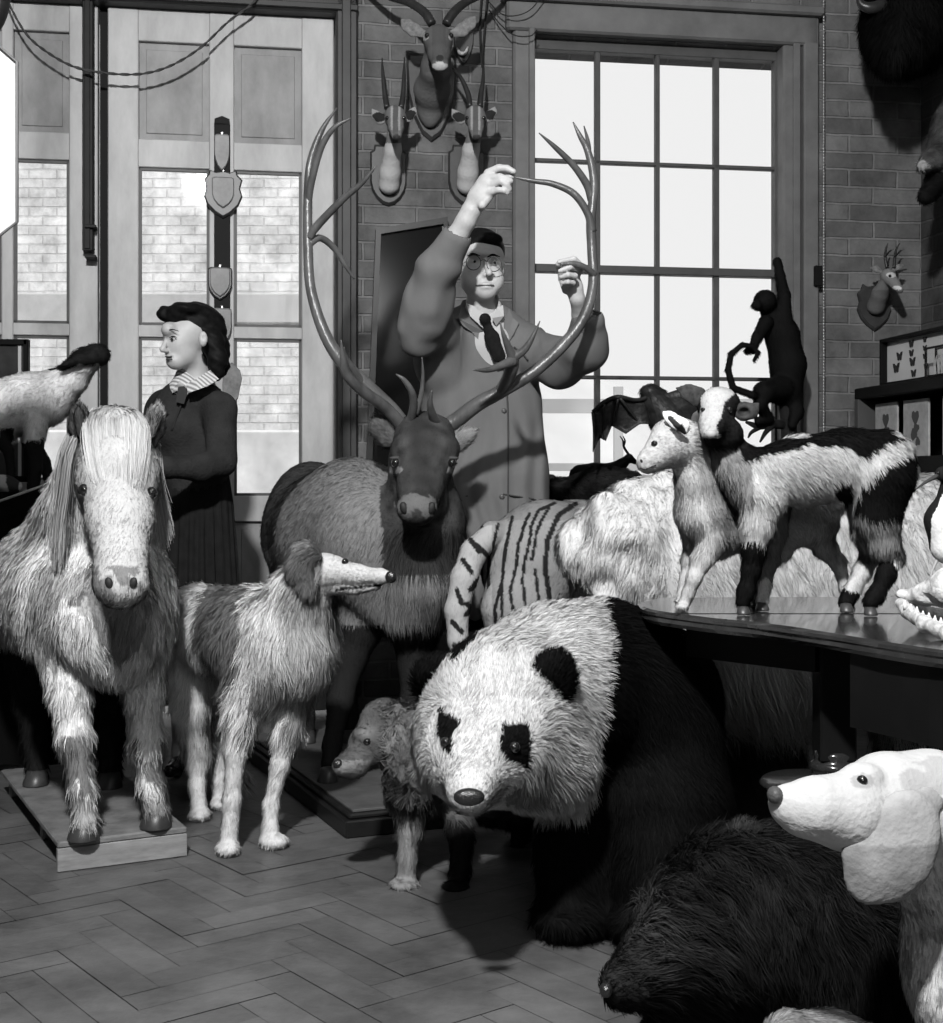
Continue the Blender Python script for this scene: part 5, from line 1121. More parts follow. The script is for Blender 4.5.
# ================================================================== floor animals in front
# ---------------- spaniel
sp = root('spaniel', W(410, 885, 3.44), 'curly-eared dark spaniel with lowered head beside the panda', 'dog')
B = Body()
B.ell((385, 724, 3.46), (26, 26, 26), .02); B.ell((372, 745, 3.42), (24, 24, 22), .02); B.chain([(366, 752, 3.40, 18), (352, 763, 3.36, 13), (342, 766, 3.34, 10)], .015); B.ell((352, 771, 3.37), (13, 12, 7), .01)
B.ell((362, 735, 3.38), (9, 9, 7), .01)
B.chain([(402, 745, 3.52, 30), (440, 770, 3.60, 40), (500, 775, 3.68, 44), (545, 775, 3.74, 38)], .04); B.ell((412, 785, 3.50), (26, 30, 34), .03)
B.chain([(412, 800, 3.46, 18), (409, 830, 3.45, 11), (407, 860, 3.445, 9), (406, 878, 3.44, 10)], .015); B.ell((404, 884, 3.42), (15, 16, 6), .008)
B.chain([(452, 800, 3.58, 18), (462, 840, 3.50, 11), (460, 870, 3.46, 9), (458, 883, 3.44, 9)], .015); B.ell((455, 887, 3.41), (13, 15, 5.5), .008)
B.chain([(548, 790, 3.74, 24), (552, 820, 3.78, 14), (556, 840, 3.74, 9), (550, 858, 3.70, 8)], .015); B.ell((548, 863, 3.66), (15, 15, 6), .008)
B.chain([(528, 790, 3.86, 20), (520, 820, 3.9, 12), (522, 838, 3.86, 8), (519, 846, 3.83, 8)], .015); B.ell((517, 850, 3.80), (12, 14, 5), .008)
def c_sp(P):
    x, y = px(P); n = fbm(P, 18, 91); g = .07+.08*(n-.5); g = np.where((x < 395) & (y < 785), .075+.10*(n-.5), g); g = np.where((y > 760) & (x < 370), .18, g); g = np.where((y > 822) & (x < 430), .22+.2*(n-.5), g)
    g = g+.08*np.exp(-((x-366)**2+(y-733)**2)/30); return np.where((y > 820) & (x > 440) & (x < 540), .012, g)
o, V, Q = skin('body', sp, B, .0055, c_sp)
fur('fur', sp, V, Q, 26000, lambda P: np.where((px(P)[0] < 398) & (px(P)[1] < 785), .010, np.where(px(P)[1] > 825, .018, .035)), flow([(370, 740, 3.4, (.8, .2, -.2)), (410, 780, 3.5, (0, -.2, -1)), (500, 770, 3.6, (.6, 0, -.8)), (406, 860, 3.4, (.2, 0, -1))]), c_sp, .002, .2, .5, .02, .3, wav=.8)
B = Body(); B.chain([(398, 716, 3.42, 9), (405, 738, 3.39, 16), (410, 765, 3.38, 18), (410, 785, 3.39, 12)], .015, sq=((0, 1, 0), .45)); V2, Q2 = B.mesh(.006, lambda P: -.006*noise(P, 60, 3)); meshobj('ear', V2, Q2, mat('spaniel_ear', .10, .85, .15), sp)
fur('ear_fur', sp, V2, Q2, 7000, .035, (.05, -.2, -1), lambda P: .10+.14*noise(P, 30, 4), .0024, .35, .9, .02, .1, wav=2.2)
b = MB(); b.ball(W(338, 764, 3.325), np.array((5.5, 5, 5))*3.3/F); b.build('nose', MATS['wet_nose'], sp, True); eye(sp, (367, 742, 3.36), 4.0)
# ---------------- black bear, front right
bb = root('black_bear', W(740, 1030, 2.5), 'black shaggy bear with lowered snout in the front right corner', 'bear')
B = Body()
B.chain([(624, 986, 2.28, 20), (648, 972, 2.30, 32), (690, 945, 2.36, 60), (740, 915, 2.42, 78)], .04); B.ell((615, 985, 2.27), (13, 14, 15), .02)
B.chain([(740, 925, 2.45, 86), (810, 935, 2.50, 96), (880, 960, 2.58, 90)], .06); B.ell((775, 890, 2.50), (60, 60, 52), .05); B.ell((835, 900, 2.52), (60, 60, 46), .05)
B.chain([(700, 980, 2.5, 50), (696, 1040, 2.5, 40), (690, 1074, 2.47, 38)], .05); B.chain([(850, 1000, 2.5, 50), (848, 1060, 2.5, 40), (842, 1074, 2.47, 38)], .05); B.ell((800, 990, 2.45), (90, 70, 60), .05)
def c_bb(P):
    x, y = px(P); n = fbm(P, 12, 95); return .008+.016*np.clip(n-.4, 0, 1)+np.where((x < 660), .018*n, 0)
o, V, Q = skin('body', bb, B, .009, c_bb)
fl = flow([(630, 980, 2.2, (.5, .1, .3)), (690, 930, 2.3, (.6, -.1, -.2)), (760, 850, 2.4, (.5, -.3, -.4)), (780, 950, 2.3, (.2, -.2, -1)), (850, 920, 2.4, (.3, -.2, -1))])
fur('fur', bb, V, Q, 60000, lambda P: np.where(px(P)[0] < 640, .018, .055), fl, c_bb, .0024, .25, .55, .03, .2, wav=.6, vary=.9)
B = Body(); B.ell((606, 990, 2.24), (7, 8, 8), .006); V2, Q2 = B.mesh(.004); meshobj('nose', V2, Q2, MATS['wet_nose'], bb); eye(bb, (664, 943, 2.21), 2.2)
B = Body(); B.ell((742, 845, 2.42), (17, 9, 18), .01); V2, Q2 = B.mesh(.006); meshobj('ear', V2, Q2, MATS['black_hide'], bb)
fur('ear_fur', bb, V2, Q2, 2500, .03, (.3, 0, .7), const(.03), .0022, .4, .3, .02, .1)
# ---------------- white hound, front right
wd = root('hound', W(960, 1100, 2.0), 'white hound with grey-flecked hanging ear and black nose, head in profile to the left', 'dog')
B = Body()
B.chain([(790, 806, 1.90, 21), (815, 808, 1.90, 29), (845, 812, 1.92, 36), (872, 812, 1.95, 40)], .02); B.ell((783, 800, 1.90), (11, 14, 12), .012); B.ell((800, 822, 1.90), (16, 17, 12), .012)
B.ell((888, 796, 1.98), (46, 46, 44), .02); B.ell((930, 798, 2.0), (52, 48, 48), .025); B.ell((862, 776, 1.93), (20, 20, 14), .012)
B.ell((862, 781, 1.868), (7, 6, 5), .008, sub=True); B.cap((788, 828, 1.872), (835, 838, 1.86), 1.2, 1.2, .006, sub=True)
B.chain([(925, 815, 2.0, 46), (950, 870, 2.03, 52), (985, 930, 2.08, 66)], .04)
B.chain([(975, 950, 2.06, 64), (1060, 940, 2.1, 90), (1200, 940, 2.2, 90), (1320, 940, 2.25, 80)], .06); B.ell((960, 985, 2.04), (52, 56, 60), .04)
B.chain([(960, 1010, 2.0, 34), (955, 1090, 2.0, 24), (952, 1168, 2.0, 17)], .03); B.chain([(1040, 1020, 2.2, 34), (1035, 1060, 2.2, 24), (1032, 1104, 2.2, 17)], .03)
B.chain([(1310, 990, 2.2, 40), (1330, 1040, 2.3, 24), (1310, 1075, 2.3, 17)], .03); B.chain([(1250, 990, 2.4, 34), (1260, 1030, 2.4, 20), (1250, 1052, 2.4, 16)], .03)
def c_wd(P):
    x, y = px(P); n = fbm(P, 22, 98); g = .37+0*x; g = np.where((x > 880) & (n > .56), .29, g); g = np.where((y > 880), .38+.3*(n-.5), g); g = np.where((y > 900) & (noise(P, 70, 5) > .62), .2, g)
    return np.where(np.hypot((x-862)/11, (y-781)/8) < 1, .25, g)
o, V, Q = skin('body', wd, B, .0055, c_wd)
WV = V; fur('fur', wd, V, Q, 46000, lambda P: np.where(px(P)[1] > 860, .014, .005), flow([(800, 800, 1.9, (1, 0, 0)), (900, 800, 1.9, (.9, 0, -.2)), (950, 900, 1.95, (.3, 0, -1)), (950, 1000, 1.95, (0, 0, -1))]), c_wd, .0012, .12, .3, .01, .1, mask=lambda P: (px(P)[0] < 990) & (px(P)[1] > 862))
B = Body(); B.chain([(930, 800, 1.92, 12), (912, 822, 1.895, 22), (890, 850, 1.885, 29), (874, 872, 1.885, 22), (866, 886, 1.885, 11)], .02, sq=((0, 1, 0), .3))
V2, Q2 = B.mesh(.005, lambda P: .004*(noise(P, 25, 6)-.5)); n = fbm(V2, 25, 7); meshobj('ear', V2, Q2, MATS['hide'], wd, col=np.where(px(V2)[1] < 845, .27, .17)+.16*(n-.5))
B = Body(); B.ell((775, 795, 1.885), (8, 11, 9), .006); B.ell((771, 797, 1.862), (3, 3, 2.5), .003, sub=True); V2, Q2 = B.mesh(.003); meshobj('nose', V2, Q2, mat('dry_nose', .05, .5, .4, bump=.3, bscale=200), wd); LAST[0] = WV; eye(wd, (862, 781, 1.89), 6)
# pale rounded back of one more small mount at the lower frame edge
sm = root('small_mount', W(800, 1060, 2.1), 'low rounded pale-tipped furry back between the bear and the hound, bottom edge', 'animal')
B = Body(); B.chain([(790, 1040, 2.1, 28), (830, 1050, 2.12, 36), (870, 1060, 2.14, 34)], .02); B.chain([(800, 1050, 2.1, 20), (800, 1138, 2.1, 12)], .02); B.chain([(865, 1060, 2.14, 20), (865, 1126, 2.14, 12)], .02)
o, V, Q = skin('body', sm, B, .006, const(.15)); fur('fur', sm, V, Q, 6000, .015, (1, 0, -.2), lambda P: .10+.30*noise(P, 40, 8), .0016, .15, .3, .01, .1)
# ================================================================== things along the back wall
def Yat(x, d): return float(Y0+wu(x)*sT)-d       # depth a distance d in front of the wall
def shield(x, y, w, h, kind='pointed', th=.022):
    """plaque outline in photo px around x, y (top centre)"""
    if kind == 'pointed': pts = [(-.5, .04), (-.36, 0), (.36, 0), (.5, .04), (.5, .55), (.42, .72), (.25, .88), (0, 1), (-.25, .88), (-.42, .72), (-.5, .55)]
    elif kind == 'round': pts = [(-.38, 0), (.38, 0), (.40, .08), (.5, .12), (.5, .62), (.45, .76), (.33, .88), (.16, .97), (0, 1), (-.16, .97), (-.33, .88), (-.45, .76), (-.5, .62), (-.5, .12), (-.40, .08)]
    elif kind == 'crest': pts = [(-.34, 0), (-.2, .05), (0, .02), (.2, .05), (.34, 0), (.38, .1), (.5, .2), (.44, .38), (.5, .55), (.4, .74), (.2, .9), (0, 1), (-.2, .9), (-.4, .74), (-.5, .55), (-.44, .38), (-.5, .2), (-.38, .1)]
    else: pts = [(-.5, .12), (-.46, .02), (0, 0), (.46, .02), (.5, .12), (.47, .45), (.36, .72), (.18, .92), (0, 1), (-.18, .92), (-.36, .72), (-.47, .45)]
    return [(wu(x+a*w), wz(x, y+b*h)) for a, b in pts]
m_shield = mat('plaque_wood', .032, .4, .4, var=.35, vscale=12); m_shield_lt = mat('plaque_oak', .15, .45, .35, var=.35, vscale=12)
def plaque(par, x, y, w, h, kind, d0=.001, th=.025, m=None, name='shield', bev=.08):
    return MB().plate(shield(x, y, w, h, kind), d0, d0+th, wfr, bev).build(name, m or m_shield, par)
# ---------------- impala
im = root('mounted_antelope', W(436, 80, Yat(436, .02)), 'largest antelope head mount, ringed curved horns, on the big pointed plaque above the gazelles', 'trophy')
plaque(im, 431, 54, 50, 88, 'tear')
Y1 = Yat(435, 0)
B = Body(); B.chain([(431, 106, Y1-.06, 13), (432, 90, Y1-.12, 17), (436, 68, Y1-.26, 14), (438, 48, Y1-.32, 13)], .03)
B.ell((430, 108, Y1-.05), (12, 12, 20), .03); B.chain([(438, 40, Y1-.34, 15), (439, 54, Y1-.42, 11), (440, 64, Y1-.47, 8)], .015); B.ell((440, 65, Y1-.475), (8.5, 8, 7), .01)
def c_im(P):
    x, y = px(P); n = noise(P, 14, 3); g = .10+.06*(n-.5); g = np.where(y > 72, .13, g); d = np.abs(x-439)
    g = np.where((y < 60) & (d < 7), .075, g); g = np.where(np.hypot(x-425, y-37) < 3.5, .4, g); g = np.where(np.hypot(x-452, y-37) < 3.5, .4, g); g = np.where(np.hypot((x-440)/8, (y-66)/4) < 1, .42, g); return np.where(np.hypot((x-440)/4, (y-58)/3) < 1, .03, g)
skin('body', im, B, .006, c_im)
for s, pts in ((-1, [(424, 34, Y1-.34, 4), (414, 30, Y1-.33, 6.5), (407, 25, Y1-.32, 6), (402, 20, Y1-.32, 1.5)]), (1, [(452, 34, Y1-.34, 4), (462, 30, Y1-.33, 6.5), (470, 23, Y1-.32, 6), (475, 17, Y1-.32, 1.5)])):
    B = Body(); B.chain(pts, .006, sq=((0, 1, 0), .4)); B.ell((pts[1][0]+s*3, pts[1][1]-2, Y1-.37), (7, 8, 4), .006, sub=True); V, Q = B.mesh(.004); meshobj('ear', V, Q, mat('trophy_ear', .16, .9, .1, var=.4, vscale=50), im)
for q in ([(432, 24, 0, 4.5), (424, 12, .02, 4.4), (408, 2, .06, 4), (388, -4, .1, 3.4), (366, -18, .14, 2.4)], [(446, 24, 0, 4.5), (454, 12, .02, 4.4), (466, 2, .06, 4), (482, -6, .1, 3.4), (500, -20, .14, 2.4)]):
    S = spline([(a, b_, Y1-.33+c, r) for a, b_, c, r in q], 10); P = np.array([W(*v[:3]) for v in S]); R = np.array([v[3]*v[2]/F*(1+.10*(i % 2)) for i, v in enumerate(S)]); MB().tube(P, R, 10).build('horn', mat('horn', .022, .35, .45, var=.3, vscale=30), im, True)
eye(im, (427, 35.5, Y1-.395), 2.7); eye(im, (451, 35.5, Y1-.395), 2.7)
# ---------------- two gazelles
for (x0, hx, hy, lab, horns, hang) in ((388, 395, 124, 'gazelle head mount with long straight slender horns, left of its twin, beside the door frame', [[(387, 108), (385, 96), (383, 76), (382, 58)], [(401, 108), (403, 96), (404, 76), (404.5, 57)]], 0),
                         (466, 475, 124, 'gazelle head mount with one curved-out horn, right of its twin, beside the sash window', [[(470, 107), (468, 94), (461, 78), (452, 67)], [(480, 107), (481, 94), (483, 80), (483, 64)]], 1)):
    g = root('mounted_gazelle', W(x0, 190, Yat(x0, .02)), lab, 'trophy')
    plaque(g, x0, 146, 36, 60, 'round'); Y1 = Yat(x0, 0)
    B = Body(); B.chain([(x0+1, 184, Y1-.055, 10.5), (x0+2, 172, Y1-.09, 10), (x0+5, 150, Y1-.16, 8.2), (hx-1, 136, Y1-.20, 7.5)], .015)
    B.chain([(hx, 116, Y1-.24, 10.5), (hx+1, 127, Y1-.30, 7.5), (hx+1.5, 135, Y1-.34, 5.4)], .012); B.ell((hx+1, 120, Y1-.24), (11, 11, 9), .01)
    def c_gz(P, hx=hx):
        x, y = px(P); g = np.where(y > 143, .46, .17); d = np.abs(x-hx-.5); h = y <= 143
        g = np.where(h & (d < 2.6), .09, g); g = np.where(h & (d >= 2.8) & (d < 4.8) & (y < 130), .30, g); g = np.where(h & (d >= 5.5) & (y < 126), .14, g); return np.where(h & (np.hypot((x-hx-1.5)/4, (y-137)/2.5) < 1), .05, g)
    skin('body', g, B, .0045, c_gz)
    for s in (-1, 1):
        pts = [(hx+s*7, 119, Y1-.24, 3), (hx+s*13, 117, Y1-.235, 5), (hx+s*18, 112, Y1-.23, 4), (hx+s*20, 107, Y1-.23, 1)] if s > 0 else [(hx-7, 119, Y1-.24, 3), (hx-14, 119, Y1-.235, 5), (hx-19, 115, Y1-.23, 4.5), (hx-23, 109, Y1-.23, 1)]
        B = Body(); B.chain(pts, .004, sq=((0, 1, 0), .45)); V, Q = B.mesh(.0035); x, y = px(V); c = np.where((np.hypot((x-pts[1][0]-s*2)/7, (y-pts[1][1]+2)/5) < 1) & (V[:, 1] < Y1-.235), .02, .25); meshobj('ear', V, Q, MATS['hide'], g, col=c)
    for q in horns:
        b = MB(); curve_tube(b, [(a, c, Y1-.25+.02*i, r) for i, ((a, c), r) in enumerate(zip(q, (3.2, 2.8, 2, .5)))], 8); b.build('horn', MATS['horn'], g, True)
    eye(g, (hx-8, 118, Y1-.300), 2.0); eye(g, (hx+9, 118, Y1-.300), 2.0)
# small plaque with a jawbone behind the big antelope's ear
jp = root('jaw_plaque', wall(np.array((wu(464), .01, wz(464, 60)))), 'small dark plaque with a pale jawbone, behind the ear of the largest antelope', 'plaque')
plaque(jp, 463, 28, 20, 38, 'tear', name='shield'); b = MB(); curve_tube(b, [(457, 48, Yat(460, .035), .8), (460, 53, Yat(460, .05), 1.8), (465, 53, Yat(460, .05), 1.8), (468, 47, Yat(460, .035), .8)], 8); b.build('jawbone', mat('old_bone', .42), jp, True)
# hanging cords
m_cord = mat('cord', .02, .8, .2)
def cord(lab, pts, r=.9, name='cord', grp=None):
    S = spline(pts, 8); b = MB(); P = np.array([W(a, c, d) for a, c, d in S]); b.tube(P, r*6/F, 8); return tag(b.build(name, m_cord, None, True), lab, 'cord')
cord('twisted cord hanging straight down above the horn of the gazelle beside the sash window', [(482, -12, Yat(482, .04)), (480, 30, Yat(482, .04)), (482, 66, Yat(482, .12)), (483, 48, Yat(482, .05)), (488, -12, Yat(488, .04))], 1.0)
cord('sagging cord looping across the upper corner of the sash window frame', [(489, 2, Yat(489, .03)), (500, 13, Yat(500, .06)), (513, 16, Yat(513, .10)), (530, 10, Yat(530, .12)), (545, -8, Yat(545, .13))], .6)
cord('thin lower cord drooping from the brickwork to the window architrave', [(489, 10, Yat(489, .03)), (500, 24, Yat(500, .06)), (514, 35, Yat(514, .11)), (530, 36, Yat(530, .11)), (537, 30, Yat(537, .10))], .6)
S = spline([(x, y, Yat(x, .085)) for x, y in ((4, -10), (12, 10), (28, 36), (50, 54), (75, 67), (105, 73), (140, 74), (170, 66), (200, 48), (228, 22), (252, 4), (262, -10))], 8); P = np.array([W(*v) for v in S]); b = MB()
for ph in (0, math.pi):
    t = np.arange(len(P)); b.tube(P+.0035*np.stack([0*t, np.cos(t*1.1+ph), np.sin(t*1.1+ph)], 1), .0036, 6)
tag(b.build('flex_cord', mat('flex', .05, .8, .2), None, True), 'twisted electric flex sagging in a loop across the top of the tall doors', 'cord')
# steel door track with its hooks
dt = root('door_track', wall(np.array((wu(88), .03, wz(88, 250)))), 'dark vertical iron channel bar fixed between the tall door leaves', 'bar')
b = MB(wall); b.box((wu(83), -.028, wz(88, 252)), (wu(94), .03, wz(88, -12)), .004); b.box((wu(85.5), .03, wz(88, 250)), (wu(91), .038, wz(88, -12)), .002); b.build('channel', mat('iron', .010, .6, .2, var=.5, vscale=10), dt)
for y in (228, 258):
    b = MB(wall); b.box((wu(86), -.02, wz(88, y+1.6)), (wu(97), .05, wz(88, y-1.6)), .002); b.build('hook', MATS['iron'], dt)
# ---------------- plaque strip on the door mullion
ps = root('plaque_rail', wall(np.array((wu(221), -.03, wz(221, 210)))), 'dark wooden strip hung on the door mullion behind the blank plaques', 'board')
b = MB(wall); b.box((wu(214), -.03, wz(221, 308)), (wu(230), -.012, wz(221, 122)), .003); b.build('strip', mat('dark_strip', .008, .6, .1), ps); b = MB(wall); b.plate([(wu(214), wz(221, 124)), (wu(214.5), wz(221, 118)), (wu(222), wz(221, 115)), (wu(229.5), wz(221, 118)), (wu(230), wz(221, 124))], -.03, -.012, lambda u, d, z: np.array((u, d, z))); b.build('strip_head', MATS['dark_strip'], ps)
for (lab, x, y, w, h, k, m1, inner) in (('narrow blank wooden plaque at the top of the dark strip', 222, 134, 15, 37, 'pointed', m_shield_lt, None),
        ('broad scalloped double wooden crest plaque in the middle of the dark strip', 223, 170, 39, 48, 'crest', m_shield, (22, 31)),
        ('blank shield-shaped plaque at the foot of the dark strip', 220, 267, 24, 33, 'pointed', m_shield, (20, 29)),
        ('pale blank shield plaque just behind the hair of the woman', 222, 308, 19, 37, 'pointed', m_shield_lt, None)):
    p = root('wall_plaque', wall(np.array((wu(x), -.01, wz(x, y)))), lab, 'plaque')
    plaque(p, x, y, w, h, k, -.011, .016, m1, 'shield')
    if inner: plaque(p, x, y+(h-inner[1])/2-1, inner[0], inner[1], 'pointed', .006, .010, m_shield_lt, 'inner_shield')
    MB(wall).box((wu(x)-.004, -.01, wz(x, y-2.5)), (wu(x)+.004, -.006, wz(x, y+1)), .001).build('hanging_tab', mat('brass', .4, .3, .5, metal=.5), p)
p = root('wall_plaque', wall(np.array((wu(233), .05, wz(233, 380)))), 'angular wooden plaque half hidden behind the shoulder of the woman', 'plaque')
b = MB(); b.plate([(wu(222), wz(233, 404)), (wu(223), wz(233, 368)), (wu(232), wz(233, 362)), (wu(240), wz(233, 370)), (wu(242), wz(233, 378)), (wu(238), wz(233, 398)), (wu(232), wz(233, 406))], -.028, .0, wfr, .06); b.build('shield', mat('plaque_grey', .13, .5, .3, var=.4, vscale=30), p)
# ---------------- dark glazed frame on the wall behind the man
gf = root('glazed_frame', wall(np.array((wu(405), .04, wz(405, 350)))), 'large dark glazed picture frame on the bricks behind the man, tilted', 'picture')
q = [(375, 231), (446, 219), (452, 500), (364, 500)]
fr = [(wu(x), wz(x, y)) for x, y in q]; inn = [(wu(x), wz(x, y)) for x, y in ((380, 236), (442, 226), (446, 495), (370, 495))]
MB().plate(fr, .005, .03, wfr).build('backing', mat('black_glass', .006, .12, .5), gf)
for i in range(4):
    a, b_ = fr[i], fr[(i+1) % 4]; c, d = inn[(i+1) % 4], inn[i]; MB().plate([a, b_, c, d], .03, .055, wfr).build('frame_bar', mat('frame_black', .006, .35, .4), gf)
# ---------------- workbench below the sash window
wb = root('workbench', wall(np.array((1.0, .45, 0))), 'dark wooden workbench under the sash window behind the tiger', 'table')
m_bench = mat('bench_wood', .014, .5, .35, var=.4, vscale=6)
u0, u1 = wu(552)+.05, UR-.45
b = MB(wall); b.box((u0, .16, .915), (u1, .80, .955), .006); b.build('bench_top', m_bench, wb); b = MB(wall); b.box((u0+.03, .20, .80), (u1-.03, .76, .915), .004); b.build('apron', m_bench, wb)
for a in (u0+.05, u1-.13):
    for d in (.22, .68): b = MB(wall); b.box((a, d, 0), (a+.08, d+.08, .80), .004); b.build('leg', m_bench, wb)
ZB = .955
def onb(x, d=None, Y=None): return 480+(H-ZB)*F/Y
# small kudu figure
kd = root('antelope_figure', W(600, onb(600, Y=5.55), 5.55), 'small black long-horned antelope figure in silhouette on the workbench', 'figure')
B = Body(); yk = onb(0, Y=5.55)
B.chain([(580, 474, 5.55, 9.5), (595, 473, 5.55, 10), (612, 472, 5.55, 9)], .012); B.chain([(612, 470, 5.55, 7.5), (622, 464, 5.55, 5.5), (629, 458, 5.55, 4.2)], .008); B.chain([(629, 458, 5.55, 4.2), (635, 462, 5.55, 2.6)], .006)
for x, Y in ((576, 5.53), (582, 5.58), (610, 5.53), (616, 5.58)): B.chain([(x, 478, Y, 4), (x-1, 489, Y, 2), (x, onb(0, Y=Y)-1.2, Y, 1.8)], .006)
B.chain([(572, 471, 5.55, 2), (569, 480, 5.55, 1.3), (568, 490, 5.55, 1.2)], .004); V, Q = B.mesh(.0035); meshobj('body', V, Q, mat('black_bronze', .004, .6, .1), kd)
for s in (0, 1):
    b = MB(); curve_tube(b, [(629, 455, 5.54+.02*s, 1.4), (624, 447, 5.54+.02*s, 1.3), (623+2*s, 441, 5.54+.02*s, 1), (620+3*s, 436, 5.54+.02*s, .4)], 6); b.build('horn', MATS['black_bronze'], kd, True)
# dark pelt lying on the bench
pe = root('folded_pelt', W(610, 495, 5.25), 'dark folded fur pelt lying on the workbench edge behind the tiger', 'pelt')
B = Body(); B.chain([(560, 489, 5.36, 10), (590, 487, 5.32, 13), (625, 488, 5.32, 13), (650, 490, 5.36, 9)], .03, sq=((0, 1, 0), 1.2)); B.ell((604, 480, 5.33), (18, 16, 10), .02)
V, Q = B.mesh(.007, lambda P: .02*(noise(P, 14, 9)-.5)); meshobj('hide', V, Q, MATS['black_hide'], pe); fur('fur', pe, V, Q, 9000, .04, (.6, -.3, .2), lambda P: .010+.03*noise(P, 20, 3), .003, .3, .5, .03, .3, wav=1)
# arched dark horn beside the man's coat
b = MB(); curve_tube(b, [(541, 497, 5.5, 4), (545, 484, 5.5, 4.5), (552, 478, 5.5, 4), (557, 488, 5.5, 3), (558, 496, 5.5, 2.5)], 10)
tag(b.build('loose_horn', MATS['horn'], None, True), 'short dark arched horn standing on the bench beside the coat of the man', 'horn')
# ---------------- big bat with half-spread leathery wings on a stand
bt = root('fruit_bat', W(650, 430, 5.1), 'dark bat mount with half-spread leathery scalloped wings behind the pale kid', 'bat')
m_bat = mat('bat_leather', .016, .5, .35, var=.6, vscale=18, bump=.5, bscale=40)
B = Body(); B.chain([(655, 402, 5.12, 15), (668, 418, 5.12, 18), (690, 430, 5.12, 16), (720, 440, 5.12, 12)], .02); B.ell((650, 392, 5.10), (10, 10, 8), .01)
V, Q = B.mesh(.006); meshobj('body', V, Q, m_bat, bt); fur('fur', bt, V, Q, 5000, .018, (.5, 0, -.8), const(.035), .002, .25, .4, .02, .2)
def wing(arm, tips, name='wing'):
    """leathery wing: ridge points and scalloped hem, with real thickness"""
    n = len(arm); V = []; m_ = 6
    for k in range(m_+1):
        t = k/m_
        for i in range(n):
            a, c = np.array(arm[i], float), np.array(tips[i], float); p = a*(1-t)+c*t; p[2] += .05*math.sin(i*2.1)*t; V.append(W(*p))
    V = np.array(V); V2 = V+np.array((0, .007, 0)); N = len(V)
    Fc = [(k*n+i, k*n+i+1, (k+1)*n+i+1, (k+1)*n+i) for k in range(m_) for i in range(n-1)]; Fb = [tuple(N+j for j in f[::-1]) for f in Fc]
    e = [k*n for k in range(m_+1)]; e2 = [k*n+n-1 for k in range(m_+1)]; r0 = list(range(n)); r1 = [m_*n+i for i in range(n)]
    side = [(a, N+a, N+c, c) for L_ in (e, e2, r0, r1) for a, c in zip(L_[:-1], L_[1:])]
    return MB().add(np.vstack([V, V2]), Fc+Fb+side).build(name, m_bat, bt, True)
wing([(593, 412, 5.06), (601, 404, 5.04), (612, 399, 5.03), (618, 397, 5.04), (630, 400, 5.06), (642, 402, 5.08), (652, 398, 5.1)], [(594, 450, 5.06), (600, 438, 5.06), (606, 441, 5.06), (612, 426, 5.08), (626, 434, 5.08), (640, 424, 5.1), (655, 424, 5.12)])
wing([(652, 396, 5.1), (664, 394, 5.08), (676, 390, 5.06), (690, 388, 5.06), (704, 390, 5.08)], [(655, 424, 5.12), (668, 430, 5.1), (680, 436, 5.1), (696, 430, 5.1), (708, 440, 5.12)])
b = MB(); 
for q in ([(593, 412, 5.05, 2.2), (604, 402, 5.03, 2), (618, 397, 5.03, 2.4), (636, 400, 5.06, 2), (652, 396, 5.09, 2.5)], [(593, 412, 5.05, 2), (594, 430, 5.05, 1.4), (593, 452, 5.05, .5)], [(618, 398, 5.03, 1.8), (612, 426, 5.06, 1)], [(620, 398, 5.03, 1.8), (640, 424, 5.08, 1)], [(604, 402, 5.03, 1.4), (604, 440, 5.05, .8)]): curve_tube(b, q, 6)
b.build('wing_bones', m_bat, bt, True)
zb = float(W(0, 440, 5.12)[2]); xb = float(W(690, 440, 5.12)[0]); b = MB(); b.lathe([(.012, .957), (.012, zb)], (xb, 5.30, 0), 10); b.tube([(xb, 5.30, zb-.01), (xb, 5.12, zb-.01)], .008, 8); b.lathe([(.07, .957), (.07, .972), (.02, .978)], (xb, 5.30, 0), 20); b.build('stand', m_bench, bt)
# ---------------- monkey on a branch stand
bs_ = root('branch_stand', wall(np.array((wu(790)-.05, .3, .955))), 'dark forked branch stand carrying the climbing monkey by the window', 'stand')
Yb = Yat(790, .32)
b = MB(); curve_tube(b, [(786, 480+(H-.957)*F/Yb, Yb, 11), (787, 470, Yb, 9), (789, 440, Yb, 8), (788, 418, Yb, 8), (784, 405, Yb, 6)], 12); b.build('trunk', mat('bark', .010, .85, .15, var=.5, vscale=20, bump=.8), bs_, True)
for q in ([(786, 425, Yb, 5), (772, 424, Yb-.05, 4.5), (758, 426, Yb-.08, 3.5), (746, 422, Yb-.1, 1.5)], [(774, 424, Yb-.05, 3.5), (766, 432, Yb-.1, 2.5), (760, 442, Yb-.12, 1)], [(760, 425, Yb-.08, 2.5), (754, 415, Yb-.1, 2), (748, 408, Yb-.1, 1)], [(764, 425, Yb-.06, 3), (752, 432, Yb-.1, 2), (748, 438, Yb-.1, .8)]):
    b = MB(); curve_tube(b, q, 8); b.build('branch', MATS['bark'], bs_, True)
mk = root('climbing_monkey', W(778, 420, Yb), 'black monkey mount climbing beside the sash window, arm raised and tail curled', 'monkey')
B = Body(); B.ell((765, 301, Yb-.05), (11, 12, 11), .012); B.ell((757, 305, Yb-.08), (5, 7, 5), .008); B.cap((753, 306, Yb-.11), (757, 306, Yb-.10), 2.5, 4, .005)
B.chain([(772, 312, Yb, 11), (782, 335, Yb, 16), (788, 365, Yb, 17), (786, 392, Yb, 15)], .02)
B.chain([(784, 322, Yb-.03, 8), (784, 296, Yb-.02, 6), (780, 276, Yb+.05, 4.5), (778, 264, Yb+.08, 4)], .012); B.ell((777, 262, Yb+.09), (4, 5, 5), .005)
